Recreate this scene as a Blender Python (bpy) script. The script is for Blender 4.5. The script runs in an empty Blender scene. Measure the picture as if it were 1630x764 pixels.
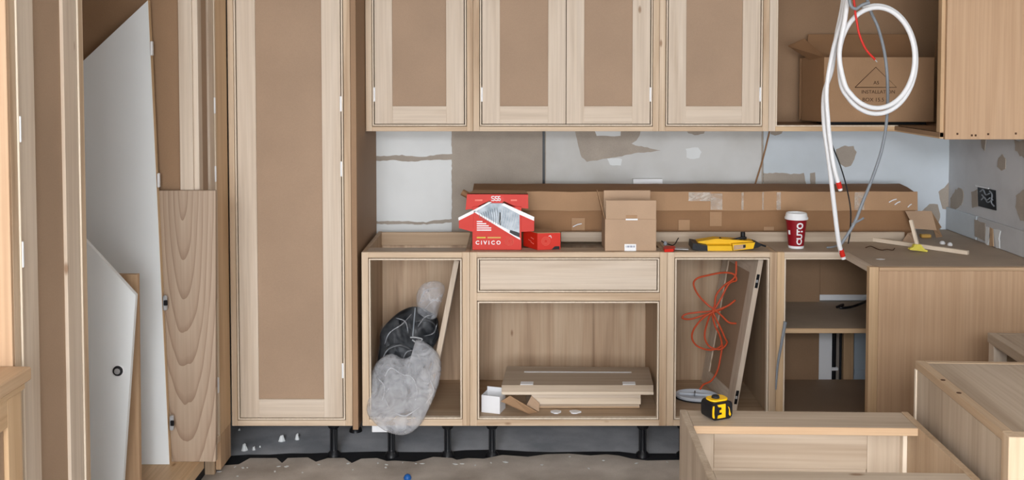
import bpy, bmesh, math, random
from mathutils import Vector, Matrix, noise
random.seed(7)
sc = bpy.context.scene
C = sc.collection
R = math.radians

# ------------------------------------------------------------------ camera
F, CX, CY, CAMZ, PITCH = 1571.0, 815.0, 176.0, 1.642, R(2.4)
cd = bpy.data.cameras.new('camera')
cam = bpy.data.objects.new('camera', cd); C.objects.link(cam)
cam.location = (0, 0, CAMZ)
cam.rotation_euler = (R(90) - PITCH, 0, 0)
cd.sensor_fit = 'HORIZONTAL'; cd.sensor_width = 36.0
cd.lens = F / 1630.0 * 36.0
cd.shift_y = -(382.0 - CY) / 1630.0
cd.clip_start = 0.05
sc.camera = cam

# ------------------------------------------------------------------ light
w = bpy.data.worlds.new('world'); sc.world = w; w.use_nodes = True
bg = w.node_tree.nodes['Background']
bg.inputs[0].default_value = (0.90, 0.95, 1.0, 1); bg.inputs[1].default_value = 1.0
def area(name, loc, rot, sx, sy, power, col):
    l = bpy.data.lights.new(name, 'AREA'); l.shape = 'RECTANGLE'; l.size = sx; l.size_y = sy
    l.energy = power; l.color = col
    o = bpy.data.objects.new(name, l); C.objects.link(o); o.location = loc; o.rotation_euler = rot
    return o
# daylight through the big glazed opening behind the photographer
area('window_daylight', (0.1, -5.42, 1.08), (R(90), 0, 0), 3.4, 2.0, 330, (0.925, 0.95, 1.0))
# added overhead fill lamp, out of view, to brighten floor and flat tops
area('overhead_fill', (-0.55, -3.0, 2.83), (R(22), 0, 0), 1.8, 2.4, 520, (0.925, 0.95, 1.0))
sc.view_settings.view_transform = 'Standard'; sc.view_settings.look = 'None'
sc.view_settings.gamma = 1.0; sc.view_settings.use_curve_mapping = False
sc.view_settings.exposure = -0.2

# ------------------------------------------------------------------ measuring
_c, _s = math.cos(PITCH), math.sin(PITCH)
def _ray(u, v):
    a = (u - CX) / F; b = (CY - v) / F
    return a, _c + b * _s, -_s + b * _c
def P(u, v, Y):
    r = _ray(u, v); k = Y / r[1]
    return Vector((r[0] * k, Y, CAMZ + r[2] * k))
def PX(u, v, X):
    r = _ray(u, v); k = X / r[0]
    return Vector((X, r[1] * k, CAMZ + r[2] * k))
def PZ(u, v, Z):
    r = _ray(u, v); k = (Z - CAMZ) / r[2]
    return Vector((r[0] * k, r[1] * k, Z))

# ------------------------------------------------------------------ materials
def lin(c):
    return tuple((x / 255 / 12.92) if x / 255 <= 0.04045 else ((x / 255 + 0.055) / 1.055) ** 2.4 for x in c) + (1,)
MATS = {}
def newmat(name):
    m = bpy.data.materials.new(name); m.use_nodes = True
    nt = m.node_tree; b = nt.nodes['Principled BSDF']
    return m, nt, b
def N(nt, t, **kw):
    n = nt.nodes.new(t)
    for k, v in kw.items(): setattr(n, k, v)
    return n
def ramp(nt, stops):
    r = N(nt, 'ShaderNodeValToRGB')
    e = r.color_ramp.elements
    e[0].position, e[0].color = stops[0]; e[1].position, e[1].color = stops[-1]
    for p, c in stops[1:-1]:
        x = e.new(p); x.color = c
    return r
def mixc(nt, mode, fac, a, b):
    m = N(nt, 'ShaderNodeMix', data_type='RGBA', blend_type=mode)
    for sock, val in ((m.inputs[0], fac), (m.inputs[6], a), (m.inputs[7], b)):
        if hasattr(val, 'is_output') or isinstance(val, bpy.types.NodeSocket): nt.links.new(val, sock)
        else: sock.default_value = val
    return m.outputs[2]
def coords(nt, scale):
    tc = N(nt, 'ShaderNodeTexCoord'); oi = N(nt, 'ShaderNodeObjectInfo')
    sc_ = N(nt, 'ShaderNodeVectorMath', operation='SCALE'); sc_.inputs[0].default_value = (17.0, 29.0, 11.0)
    nt.links.new(oi.outputs['Random'], sc_.inputs[3])
    ad = N(nt, 'ShaderNodeVectorMath', operation='ADD')
    nt.links.new(tc.outputs['Object'], ad.inputs[0]); nt.links.new(sc_.outputs[0], ad.inputs[1])
    mp = N(nt, 'ShaderNodeMapping'); mp.inputs[3].default_value = scale
    nt.links.new(ad.outputs[0], mp.inputs[0])
    return mp.outputs[0], ad.outputs[0]
def wood(kind, axis):
    key = (kind, axis)
    if key in MATS: return MATS[key]
    spec = {  # light, mid, dark, streak strength, knots, roughness
        'poplar': ((222, 208, 191), (212, 195, 175), (190, 169, 146), 0.55, 1, 0.55),
        'frame':  ((220, 200, 175), (206, 181, 152), (172, 141, 110), 0.8, 1, 0.55),
        'pine':   ((220, 192, 155), (208, 176, 138), (180, 144, 106), 0.6, 1, 0.5),
        'bead':   ((236, 223, 204), (230, 214, 192), (210, 190, 164), 0.4, 0, 0.5),
        'ply':    ((200, 176, 148), (188, 162, 133), (160, 133, 104), 0.6, 0, 0.55),
        'back':   ((204, 180, 152), (188, 160, 131), (150, 122, 96), 0.8, 1, 0.5),
        'pink':   ((206, 174, 143), (198, 164, 131), (180, 146, 114), 0.4, 0, 0.5),
        'grey':   ((200, 184, 164), (183, 165, 144), (154, 134, 112), 0.7, 1, 0.55),
        'edge':   ((208, 180, 147), (194, 161, 127), (162, 127, 94), 0.7, 1, 0.6),
    }[kind]
    L, Mi, D, st, knots, rough = spec
    m, nt, b = newmat(kind + '_wood_' + axis)
    a = {'X': 0, 'Y': 1, 'Z': 2}[axis]
    s1 = [16.0] * 3; s1[a] = 0.9
    s2 = [95.0] * 3; s2[a] = 2.2
    v1, raw = coords(nt, s1)
    n1 = N(nt, 'ShaderNodeTexNoise'); n1.inputs['Scale'].default_value = 1.0; n1.inputs['Detail'].default_value = 4; n1.inputs['Distortion'].default_value = 0.6
    nt.links.new(v1, n1.inputs[0])
    mp2 = N(nt, 'ShaderNodeMapping'); mp2.inputs[3].default_value = s2; nt.links.new(raw, mp2.inputs[0])
    n2 = N(nt, 'ShaderNodeTexNoise'); n2.inputs['Scale'].default_value = 1.0; n2.inputs['Detail'].default_value = 3
    nt.links.new(mp2.outputs[0], n2.inputs[0])
    r1 = ramp(nt, [(0.3, lin(D)), (0.47, lin(Mi)), (0.7, lin(L))])
    nt.links.new(n1.outputs[0], r1.inputs[0])
    base = mixc(nt, 'MIX', st, lin(Mi), r1.outputs[0])
    r2 = ramp(nt, [(0.35, (0.80, 0.77, 0.74, 1)), (0.6, (1, 1, 1, 1))])
    nt.links.new(n2.outputs[0], r2.inputs[0])
    col = mixc(nt, 'MULTIPLY', 0.55, base, r2.outputs[0])
    if knots:
        s3 = [6.5] * 3; s3[a] = 2.6
        mp3 = N(nt, 'ShaderNodeMapping'); mp3.inputs[3].default_value = s3; nt.links.new(raw, mp3.inputs[0])
        vo = N(nt, 'ShaderNodeTexVoronoi'); vo.inputs['Scale'].default_value = 1.0
        nt.links.new(mp3.outputs[0], vo.inputs[0])
        r3 = ramp(nt, [(0.025, (0.42, 0.28, 0.18, 1)), (0.055, (1, 1, 1, 1))])
        nt.links.new(vo.outputs['Distance'], r3.inputs[0])
        col = mixc(nt, 'MULTIPLY', 0.8, col, r3.outputs[0])
    nt.links.new(col, b.inputs['Base Color'])
    b.inputs['Roughness'].default_value = rough
    b.inputs['Specular IOR Level'].default_value = 0.3
    bp = N(nt, 'ShaderNodeBump'); bp.inputs['Strength'].default_value = 0.08; bp.inputs['Distance'].default_value = 0.002
    nt.links.new(n2.outputs[0], bp.inputs['Height']); nt.links.new(bp.outputs[0], b.inputs['Normal'])
    MATS[key] = m
    return m
def veneer():
    if 'veneer' in MATS: return MATS['veneer']
    m, nt, b = newmat('cathedral_veneer')
    v, raw = coords(nt, (1, 1, 1))
    tc = N(nt, 'ShaderNodeTexCoord')
    mp = N(nt, 'ShaderNodeMapping'); mp.inputs[3].default_value = (8.5, 8.5, 1.15); mp.inputs[1].default_value = (-.42, 0, -1.28)
    nt.links.new(tc.outputs['Object'], mp.inputs[0])
    ns = N(nt, 'ShaderNodeTexNoise'); ns.inputs['Scale'].default_value = 1.2; ns.inputs['Detail'].default_value = 2
    nt.links.new(mp.outputs[0], ns.inputs[0])
    ad = N(nt, 'ShaderNodeMix', data_type='VECTOR'); ad.inputs[0].default_value = 0.14
    nt.links.new(mp.outputs[0], ad.inputs[4]); nt.links.new(ns.outputs['Color'], ad.inputs[5])
    wv = N(nt, 'ShaderNodeTexWave', wave_type='RINGS', rings_direction='Y', wave_profile='SAW'); wv.inputs['Scale'].default_value = 2.3
    wv.inputs['Distortion'].default_value = 1.4; wv.inputs['Detail'].default_value = 2; wv.inputs['Detail Scale'].default_value = 1.2
    nt.links.new(ad.outputs[1], wv.inputs[0])
    r = ramp(nt, [(0.0, lin((180, 159, 137))), (0.75, lin((170, 147, 125))), (1.0, lin((146, 121, 100)))])
    nt.links.new(wv.outputs[0], r.inputs[0])
    mp2 = N(nt, 'ShaderNodeMapping'); mp2.inputs[3].default_value = (120, 120, 3); nt.links.new(raw, mp2.inputs[0])
    n2 = N(nt, 'ShaderNodeTexNoise'); n2.inputs['Scale'].default_value = 1; nt.links.new(mp2.outputs[0], n2.inputs[0])
    r2 = ramp(nt, [(0.35, (0.84, 0.82, 0.8, 1)), (0.6, (1, 1, 1, 1))]); nt.links.new(n2.outputs[0], r2.inputs[0])
    nt.links.new(mixc(nt, 'MULTIPLY', 0.6, r.outputs[0], r2.outputs[0]), b.inputs['Base Color'])
    b.inputs['Roughness'].default_value = 0.5
    MATS['veneer'] = m
    return m
def matte(name, col, var=0.08, scale=6.0, rough=0.7, col2=None, metal=0.0, detail=5, spec=0.3, bump=0.0, fine=0.0):
    if name in MATS: return MATS[name]
    m, nt, b = newmat(name)
    v, raw = coords(nt, (1, 1, 1))
    n = N(nt, 'ShaderNodeTexNoise'); n.inputs['Scale'].default_value = scale; n.inputs['Detail'].default_value = detail
    nt.links.new(v, n.inputs[0])
    c = lin(col); c2 = lin(col2) if col2 else tuple(x * (1 - var * 2) for x in c[:3]) + (1,)
    r = ramp(nt, [(0.35, c2), (0.62, c)])
    nt.links.new(n.outputs[0], r.inputs[0])
    out = r.outputs[0]
    if fine:
        n2 = N(nt, 'ShaderNodeTexNoise'); n2.inputs['Scale'].default_value = 260; nt.links.new(v, n2.inputs[0])
        r2 = ramp(nt, [(0.3, (1 - fine,) * 3 + (1,)), (0.7, (1, 1, 1, 1))]); nt.links.new(n2.outputs[0], r2.inputs[0])
        out = mixc(nt, 'MULTIPLY', 1.0, out, r2.outputs[0])
    nt.links.new(out, b.inputs['Base Color'])
    b.inputs['Roughness'].default_value = rough; b.inputs['Metallic'].default_value = metal
    b.inputs['Specular IOR Level'].default_value = spec
    if bump:
        bp = N(nt, 'ShaderNodeBump'); bp.inputs['Strength'].default_value = bump; bp.inputs['Distance'].default_value = 0.004
        nt.links.new(n.outputs[0], bp.inputs['Height']); nt.links.new(bp.outputs[0], b.inputs['Normal'])
    MATS[name] = m
    return m
def plastic_film(name, col, alpha_lo, alpha_hi):
    m, nt, b = newmat(name)
    v, raw = coords(nt, (1, 1, 1))
    n = N(nt, 'ShaderNodeTexNoise'); n.inputs['Scale'].default_value = 14; n.inputs['Detail'].default_value = 3; n.inputs['Distortion'].default_value = 1.5
    nt.links.new(v, n.inputs[0])
    b.inputs['Base Color'].default_value = lin(col); b.inputs['Roughness'].default_value = 0.14
    b.inputs['Specular IOR Level'].default_value = 0.6
    r = ramp(nt, [(0.35, (alpha_lo,) * 3 + (1,)), (0.65, (alpha_hi,) * 3 + (1,))])
    nt.links.new(n.outputs[0], r.inputs[0]); nt.links.new(r.outputs[0], b.inputs['Alpha'])
    bp = N(nt, 'ShaderNodeBump'); bp.inputs['Strength'].default_value = 0.5; bp.inputs['Distance'].default_value = 0.01
    nt.links.new(n.outputs[0], bp.inputs['Height']); nt.links.new(bp.outputs[0], b.inputs['Normal'])
    return m
mdf = matte('mdf_board', (172, 145, 120), 0.05, 3.0, 0.65, fine=0.07)
mdf_dark = matte('mdf_board_brown', (160, 128, 98), 0.05, 3.0, 0.65, fine=0.07)
mdf_top = matte('mdf_counter', (186, 168, 147), 0.07, 5.0, 0.6, fine=0.06)
white_board = matte('white_melamine', (236, 240, 240), 0.015, 2.0, 0.4)
white_paint = matte('white_paint', (226, 229, 228), 0.03, 5.0, 0.8)
grey_paint = matte('pale_grey_paint', (203, 203, 200), 0.05, 3.0, 0.8, col2=(186, 184, 178))
blue_paint = matte('pale_blue_paint', (208, 216, 222), 0.03, 3.0, 0.8, col2=(196, 204, 208))
wall_grey = matte('grey_plaster', (204, 205, 206), 0.05, 4.0, 0.8, col2=(188, 189, 190))
paper = matte('torn_plasterboard_paper', (176, 165, 152), 0.06, 8.0, 0.9, fine=0.1)
cardboard = matte('cardboard', (178, 142, 108), 0.05, 5.0, 0.8, fine=0.05)
cardboard_d = matte('cardboard_brown', (156, 118, 84), 0.06, 5.0, 0.8, fine=0.05)
cardboard_l = matte('cardboard_pale', (190, 160, 132), 0.04, 5.0, 0.8, fine=0.05)
black = matte('black_plastic', (26, 27, 30), 0.1, 8.0, 0.4)
blackrub = matte('black_rubber', (34, 35, 38), 0.1, 8.0, 0.7)
white_pl = matte('white_plastic', (240, 241, 242), 0.02, 5.0, 0.35)
grey_pl = matte('grey_plastic', (140, 146, 152), 0.05, 8.0, 0.45)
dish_grey = matte('dish_plastic', (216, 223, 232), 0.04, 8.0, 0.35)
red = matte('red_card', (208, 44, 26), 0.03, 6.0, 0.45)
red_pl = matte('red_plastic', (214, 46, 34), 0.03, 6.0, 0.4)
cup_red = matte('cup_red', (140, 20, 32), 0.04, 8.0, 0.35)
yellow = matte('yellow_plastic', (240, 188, 20), 0.04, 8.0, 0.4)
brush_yel = matte('brush_yellow', (226, 212, 90), 0.08, 30.0, 0.7)
orange = matte('orange_cord', (205, 84, 48), 0.05, 8.0, 0.5)
steel = matte('steel', (190, 192, 194), 0.05, 20.0, 0.4, metal=0.35)
blue_pl = matte('blue_plastic', (30, 90, 160), 0.05, 8.0, 0.4)
print_grey = matte('printed_grey', (196, 206, 214), 0.06, 30.0, 0.5, col2=(150, 164, 176))
ink = matte('brown_ink', (84, 58, 40), 0.05, 8.0, 0.8)
gold = matte('gold_print', (214, 170, 90), 0.05, 20.0, 0.5)
film = plastic_film('bag_film', (222, 224, 228), 0.24, 0.50)
film_neck = plastic_film('bag_film_neck', (216, 220, 226), 0.12, 0.38)
film_thin = plastic_film('bag_film_thin', (214, 220, 226), 0.0, 0.09)
tape_m = plastic_film('clear_tape', (224, 214, 200), 0.15, 0.5)

# ------------------------------------------------------------------ mesh helpers
class MB:
    def __init__(s): s.v = []; s.f = []
    def add(s, vs, fs, M=None):
        n = len(s.v)
        s.v += [tuple((M @ Vector(p)) if M else p) for p in vs]
        s.f += [tuple(i + n for i in f) for f in fs]
        return s
    def box(s, x0, x1, y0, y1, z0, z1, ch=0.0012, M=None):
        c = ((x0 + x1) / 2, (y0 + y1) / 2, (z0 + z1) / 2)
        h = (abs(x1 - x0) / 2, abs(y1 - y0) / 2, abs(z1 - z0) / 2)
        k = min(ch, min(h) * 0.6)
        vs = []; idx = {}
        for sx in (-1, 1):
            for sy in (-1, 1):
                for sz in (-1, 1):
                    for a in range(3):
                        p = [sx * (h[0] - k), sy * (h[1] - k), sz * (h[2] - k)]
                        p[a] = (sx, sy, sz)[a] * h[a]
                        idx[(sx, sy, sz, a)] = len(vs)
                        vs.append((p[0] + c[0], p[1] + c[1], p[2] + c[2]))
        fs = []
        S = (-1, 1)
        for q in S:
            fs.append(tuple(idx[(q, a, b, 0)] for a, b in ((-1, -1), (1, -1), (1, 1), (-1, 1))))
            fs.append(tuple(idx[(a, q, b, 1)] for a, b in ((-1, -1), (1, -1), (1, 1), (-1, 1))))
            fs.append(tuple(idx[(a, b, q, 2)] for a, b in ((-1, -1), (1, -1), (1, 1), (-1, 1))))
        for p in S:
            for q in S:
                fs.append((idx[(p, q, -1, 0)], idx[(p, q, 1, 0)], idx[(p, q, 1, 1)], idx[(p, q, -1, 1)]))
                fs.append((idx[(p, -1, q, 0)], idx[(p, 1, q, 0)], idx[(p, 1, q, 2)], idx[(p, -1, q, 2)]))
                fs.append((idx[(-1, p, q, 1)], idx[(1, p, q, 1)], idx[(1, p, q, 2)], idx[(-1, p, q, 2)]))
                for t in S: fs.append((idx[(p, q, t, 0)], idx[(p, q, t, 1)], idx[(p, q, t, 2)]))
        return s.add(vs, fs, M)
    def prism(s, pts, d):
        """pts: 3-D polygon, d: extrusion vector"""
        n = len(pts); d = Vector(d)
        vs = [tuple(p) for p in pts] + [tuple(Vector(p) + d) for p in pts]
        fs = [tuple(range(n)), tuple(range(2 * n - 1, n - 1, -1))]
        fs += [(i, (i + 1) % n, (i + 1) % n + n, i + n) for i in range(n)]
        return s.add(vs, fs)
    def tube(s, path, r, n=10, smooth=True, sub=8, closed=False):
        p = [Vector(q) for q in path]
        if smooth: p = spline(p, sub)
        rs = r if callable(r) else (lambda t: r)
        t0 = (p[1] - p[0]).normalized()
        up = Vector((0, 0, 1)) if abs(t0.z) < 0.9 else Vector((1, 0, 0))
        nr = t0.cross(up).normalized()
        vs = []; fs = []; m = len(p)
        for i in range(m):
            t = (p[min(i + 1, m - 1)] - p[max(i - 1, 0)]).normalized()
            nr = (nr - t * nr.dot(t)).normalized(); bn = t.cross(nr)
            rr = rs(i / (m - 1))
            for k in range(n):
                a = 2 * math.pi * k / n
                vs.append(tuple(p[i] + (nr * math.cos(a) + bn * math.sin(a)) * rr))
        for i in range(m - 1):
            for k in range(n):
                fs.append((i * n + k, i * n + (k + 1) % n, (i + 1) * n + (k + 1) % n, (i + 1) * n + k))
        fs.append(tuple(range(n))); fs.append(tuple((m - 1) * n + k for k in range(n)))
        return s.add(vs, fs)
    def lathe(s, prof, M=None, n=24, sx=1.0, sy=1.0):
        vs = []; fs = []; m = len(prof)
        for r, z in prof:
            for k in range(n):
                a = 2 * math.pi * k / n
                vs.append((r * math.cos(a) * sx, r * math.sin(a) * sy, z))
        for i in range(m - 1):
            for k in range(n):
                fs.append((i * n + k, i * n + (k + 1) % n, (i + 1) * n + (k + 1) % n, (i + 1) * n + k))
        fs.append(tuple(range(n))); fs.append(tuple((m - 1) * n + k for k in range(n)))
        return s.add(vs, fs, M)
    def strip(s, a, b, th):
        """ribbon between polylines a and b, th: thickness vector"""
        n = len(a); th = Vector(th)
        q = [Vector(p) for p in a] + [Vector(p) for p in b]
        vs = [tuple(p) for p in q] + [tuple(p + th) for p in q]
        fs = []
        for i in range(n - 1):
            fs.append((i, i + 1, n + i + 1, n + i)); fs.append((2 * n + i, 3 * n + i, 3 * n + i + 1, 2 * n + i + 1))
            fs.append((i, 2 * n + i, 2 * n + i + 1, i + 1)); fs.append((n + i, n + i + 1, 3 * n + i + 1, 3 * n + i))
        fs.append((0, n, 3 * n, 2 * n)); fs.append((n - 1, 3 * n - 1, 4 * n - 1, 2 * n - 1))
        return s.add(vs, fs)
    def build(s, name, mat, parent=None, smooth=False, off=None, label=None, kind=None):
        me = bpy.data.meshes.new(name)
        o3 = Vector(off) if off is not None else None
        me.from_pydata([tuple(Vector(p) - o3) for p in s.v] if o3 is not None else s.v, [], s.f)
        bm = bmesh.new(); bm.from_mesh(me)
        bmesh.ops.recalc_face_normals(bm, faces=bm.faces); bm.to_mesh(me); bm.free()
        me.materials.append(mat)
        if smooth:
            me.polygons.foreach_set('use_smooth', [True] * len(me.polygons))
            try: me.set_sharp_from_angle(angle=R(38))
            except Exception: pass
        o = bpy.data.objects.new(name, me); C.objects.link(o)
        if parent is not None: o.parent = parent
        if label: o['label'] = label
        if kind: o['kind'] = kind
        return o
def spline(p, sub):
    out = []
    for i in range(len(p) - 1):
        a = p[i - 1] if i else p[0] * 2 - p[1]
        b, c = p[i], p[i + 1]
        d = p[i + 2] if i + 2 < len(p) else c * 2 - b
        for k in range(sub):
            t = k / sub
            out.append(0.5 * ((2 * b) + (c - a) * t + (2 * a - 5 * b + 4 * c - d) * t * t + (3 * b - a - 3 * c + d) * t ** 3))
    out.append(p[-1])
    return out
def B(*a, **k): return MB().box(*a, **k)
def tag(o, label, cat, group=None):
    o['label'] = label; o['category'] = cat
    if group: o['group'] = group
    return o
class Thing:
    """Empty at the base of a thing; parts are given in world coordinates (or local when rotated)"""
    def __init__(s, name, label, cat, loc, rz=0.0, group=None, local=False):
        s.e = bpy.data.objects.new(name, None); C.objects.link(s.e)
        s.e.location = loc; s.e.rotation_euler = (0, 0, rz); s.e.empty_display_size = 0.05
        tag(s.e, label, cat, group)
        s.off = None if (local or rz) else Vector(loc)
    def part(s, name, mb, mat, parent=None, **k):
        return mb.build(name, mat, parent if parent is not None else s.e, off=s.off, **k)
def single(name, mb, mat, label, cat, base, group=None, **k):
    o = mb.build(name, mat, off=base, **k); o.location = base
    return tag(o, label, cat, group)
def struct(name, mb, mat, parent=None, **k):
    o = mb.build(name, mat, parent, **k)
    if parent is None: o['kind'] = 'structure'
    return o
def text_mesh(body, size, extrude=0.0004, bold=0.0):
    cu = bpy.data.curves.new('t', 'FONT'); cu.body = body; cu.size = size; cu.extrude = extrude
    cu.align_x = 'CENTER'; cu.align_y = 'CENTER'; cu.offset = bold; cu.resolution_u = 3
    o = bpy.data.objects.new('t', cu); C.objects.link(o)
    dg = bpy.context.evaluated_depsgraph_get()
    me = o.evaluated_get(dg).to_mesh()
    mb = MB(); mb.add([tuple(v.co) for v in me.vertices], [tuple(p.vertices) for p in me.polygons])
    o.evaluated_get(dg).to_mesh_clear()
    bpy.data.objects.remove(o); bpy.data.curves.remove(cu)
    return mb
def xf(mb, M):
    mb.v = [tuple(M @ Vector(p)) for p in mb.v]; return mb
FRONT = Matrix.Rotation(R(90), 4, 'X')     # lettering in XY turned to face -Y
def ragged(pts, amp, step=0.02, seed=0):
    rnd = random.Random(seed); out = []
    n = len(pts)
    for i in range(n):
        a, b = Vector(pts[i]), Vector(pts[(i + 1) % n])
        m = max(1, int((b - a).length / step))
        for k in range(m):
            p = a.lerp(b, k / m)
            if k or True: p = p + Vector((rnd.uniform(-1, 1), rnd.uniform(-1, 1), rnd.uniform(-1, 1))) * amp
            out.append(p)
    return out

# ================================================================== THE ROOM
YB, XR, XL, YW, ZC = 4.70, 2.085, -1.80, -5.5, 2.62
concrete = matte('concrete_floor', (212, 204, 194), 0.10, 4.0, 0.75, col2=(168, 158, 147), detail=9, fine=0.12, bump=0.2)
subfloor_m = matte('grey_subfloor', (206, 210, 216), 0.10, 5.0, 0.7, col2=(168, 174, 182), detail=8, fine=0.1)
shade_strip_m = matte('dark_shade_strip', (44, 47, 52), 0.1, 12.0, 0.5)  # near-black colour for the band of shade at the screed step
ceil_m = matte('ceiling_board', (225, 222, 218), 0.04, 3.0, 0.9)
sub = struct('floor', B(XL - .1, XR + .1, YW - .1, YB + .1, -.15, -.012), subfloor_m)
# screed with a broken edge in front of the cabinets
edge_px = [(270, 748), (318, 745), (352, 741), (380, 739), (398, 729), (440, 729), (449, 737), (458, 729), (490, 728), (503, 735), (522, 729), (548, 729), (560, 737), (575, 730),
           (600, 729), (616, 734), (628, 733), (660, 735), (675, 731), (690, 727), (720, 729), (727, 732), (745, 729), (770, 730), (800, 724), (840, 727), (870, 723), (905, 722), (940, 725), (965, 723),
           (985, 725), (1005, 730), (1030, 733), (1080, 732)]
edge = [PZ(u, v, 0) for u, v in edge_px]
edge = [Vector((XL - .05, 3.98, 0))] + edge + [Vector((XR + .05, 4.05, 0))]
pts = edge + [Vector((XR + .05, YW - .05, 0)), Vector((XL - .05, YW - .05, 0))]
screed = struct('screed', MB().prism(pts, (0, 0, -.0125)), concrete, sub)
shade_b = [PZ(u, v, -.0118) for u, v in [(280, 733), (352, 727), (395, 724), (430, 724), (460, 722), (495, 722), (520, 721), (600, 719), (650, 720), (705, 720), (740, 717), (790, 716), (840, 719), (880, 720), (940, 719), (985, 719), (1010, 722), (1085, 722)]]
shade_f = [Vector((XR, 3.95, -.0118)), Vector((XL + .5, 3.9, -.0118))]
struct('membrane', MB().prism([Vector((XL + .5, 4.1, -.0118))] + shade_b + [Vector((XR, 4.1, -.0118))] + shade_f, (0, 0, .0012)), shade_strip_m, sub)  # dark sheet laid down as the shade along the broken screed edge
mb = MB()
mb.box(XL - .1, -1.45, YW, YB, ZC, ZC + .12); mb.box(.45, XR + .1, YW, YB, ZC, ZC + .12)
mb.box(-1.45, .45, YW, -4.30, ZC, ZC + .12); mb.box(-1.45, .45, -1.70, YB, ZC, ZC + .12)  # ceiling left open here for the added overhead fill lamp
struct('ceiling', mb, ceil_m)
wb = struct('wall_back', B(XL - .1, XR + .1, YB, YB + .1, -.15, ZC), paper)
wr = struct('wall_right', B(XR, XR + .1, YW, YB, -.15, ZC), wall_grey)
struct('wall_left', B(XL - .1, XL, YW, YB, -.15, ZC), wall_grey)
mb = MB()
mb.box(XL - .1, -1.65, YW - .1, YW, -.15, ZC); mb.box(1.85, XR + .1, YW - .1, YW, -.15, ZC)
mb.box(-1.65, 1.85, YW - .1, YW, -.15, .02); mb.box(-1.65, 1.85, YW - .1, YW, 2.14, ZC)
wf = struct('wall_front', mb, wall_grey)
wn = struct('window_1', MB().box(-1.65, -1.6, YW - .08, YW - .02, .02, 2.14).box(1.8, 1.85, YW - .08, YW - .02, .02, 2.14).box(.07, .13, YW - .08, YW - .02, .02, 2.14)
            .box(-1.6, 1.8, YW - .08, YW - .02, .02, .07).box(-1.6, 1.8, YW - .08, YW - .02, 2.09, 2.14), white_pl)

# skins of paint and torn paper on the back wall
def skin(name, px, mat, d, amp=0.002, seed=1, parent=wb, th=0.0015, plane='Y'):
    if plane == 'Y':
        q = [P(u, v, YB - d) for u, v in px]; ext = Vector((0, d - 0.0002, 0))
    else:
        q = [PX(u, v, XR - d) for u, v in px]; ext = Vector((d - 0.0002, 0, 0))
    r = ragged(q, amp * 1.8, 0.014, seed)
    for p in r:
        if plane == 'Y': p.y = YB - d
        else: p.x = XR - d
    return struct(name, MB().prism(r, ext), mat, parent)
skin('paint_layer', [(560, 150), (719, 150), (719, 245), (690, 247), (672, 250), (640, 247), (596, 249), (560, 249)], white_paint, .004, .0012, 1)
skin('paint_layer', [(560, 257), (600, 256), (625, 255), (650, 258), (680, 255), (719, 254), (719, 349), (690, 350), (678, 354), (650, 352), (560, 352)], white_paint, .004, .0012, 2)
skin('paint_layer', [(560, 357), (640, 357), (685, 357), (719, 354), (719, 390), (560, 390)], white_paint, .004, .0012, 3)
skin('board_gap', [(863.5, 150), (867.5, 150), (867.5, 400), (863.5, 400)], black, .0012, 0, 4)
skin('paint_layer', [(869, 150), (1212, 150), (1212, 420), (869, 420)], grey_paint, .003, .0004, 5)
skin('torn_paper', [(915, 205), (918, 222), (921, 236), (926, 250), (934, 258), (955, 254), (985, 250), (1010, 244), (1030, 242), (1052, 240), (1035, 236), (1012, 231), (1005, 229), (1014, 224), (1018, 216), (1020, 205)], paper, .0045, .0012, 6)
skin('filler_patch', [(945, 205), (988, 205), (988, 216), (978, 217), (950, 216)], white_paint, .0052, .0006, 7)
skin('filler_patch', [(1092, 236), (1112, 234), (1117, 242), (1114, 251), (1104, 254), (1092, 250)], white_paint, .0045, .0016, 8)
skin('torn_paper', [(1092, 205), (1124, 205), (1120, 213), (1106, 215), (1095, 212)], paper, .0045, .0012, 9)
skin('filler_patch', [(966, 252), (990, 253), (988, 264), (970, 262)], white_paint, .0042, .0016, 10)
skin('paint_layer', [(1215.5, 150), (1511, 150), (1511, 420), (1215.5, 420)], blue_paint, .006, .0004, 11)
skin('torn_paper', [(1331, 238), (1345, 232), (1358, 233), (1364, 241), (1361, 254), (1355, 263), (1345, 266), (1336, 260), (1332, 250)], paper, .0075, .0018, 12)
skin('torn_paper', [(1216, 276), (1240, 275), (1258, 277), (1279, 276), (1284, 293), (1290, 300), (1216, 300)], paper, .0075, .0015, 13)
skin('torn_paper', [(1290, 276), (1297, 274), (1299, 296), (1290, 298)], paper, .0075, .001, 14)
skin('torn_paper', [(1226, 205), (1249, 205), (1244, 213), (1234, 216), (1227, 214)], paper, .0075, .001, 15)
skin('torn_paper', [(1468, 336), (1480, 324), (1492, 326), (1497, 340), (1494, 356), (1500, 372), (1470, 372)], paper, .0075, .0016, 16)
skin('torn_paper', [(1494, 306), (1503, 298), (1511, 290), (1511, 334), (1500, 332)], paper, .0075, .0014, 17)
# right wall
skin('torn_paper', [(1513, 316), (1520, 302), (1528, 299), (1534, 310), (1530, 326), (1522, 334), (1513, 334)], paper, .003, .003, 21, wr, plane='X')
skin('torn_paper', [(1589, 250), (1595, 246), (1601, 253), (1600, 268), (1594, 273), (1588, 265)], paper, .003, .002, 22, wr, plane='X')
skin('torn_paper', [(1615, 224), (1645, 224), (1645, 256), (1626, 250), (1617, 240)], paper, .003, .003, 23, wr, plane='X')
skin('torn_paper', [(1618, 310), (1645, 296), (1645, 360), (1624, 350), (1616, 330)], paper, .003, .003, 24, wr, plane='X')
skin('torn_paper', [(1546, 306), (1555, 302), (1556, 328), (1547, 331)], paper, .003, .001, 25, wr, plane='X')
skin('torn_paper', [(1561, 222), (1569, 223), (1567, 240), (1563, 236)], paper, .003, .001, 26, wr, plane='X')
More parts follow.
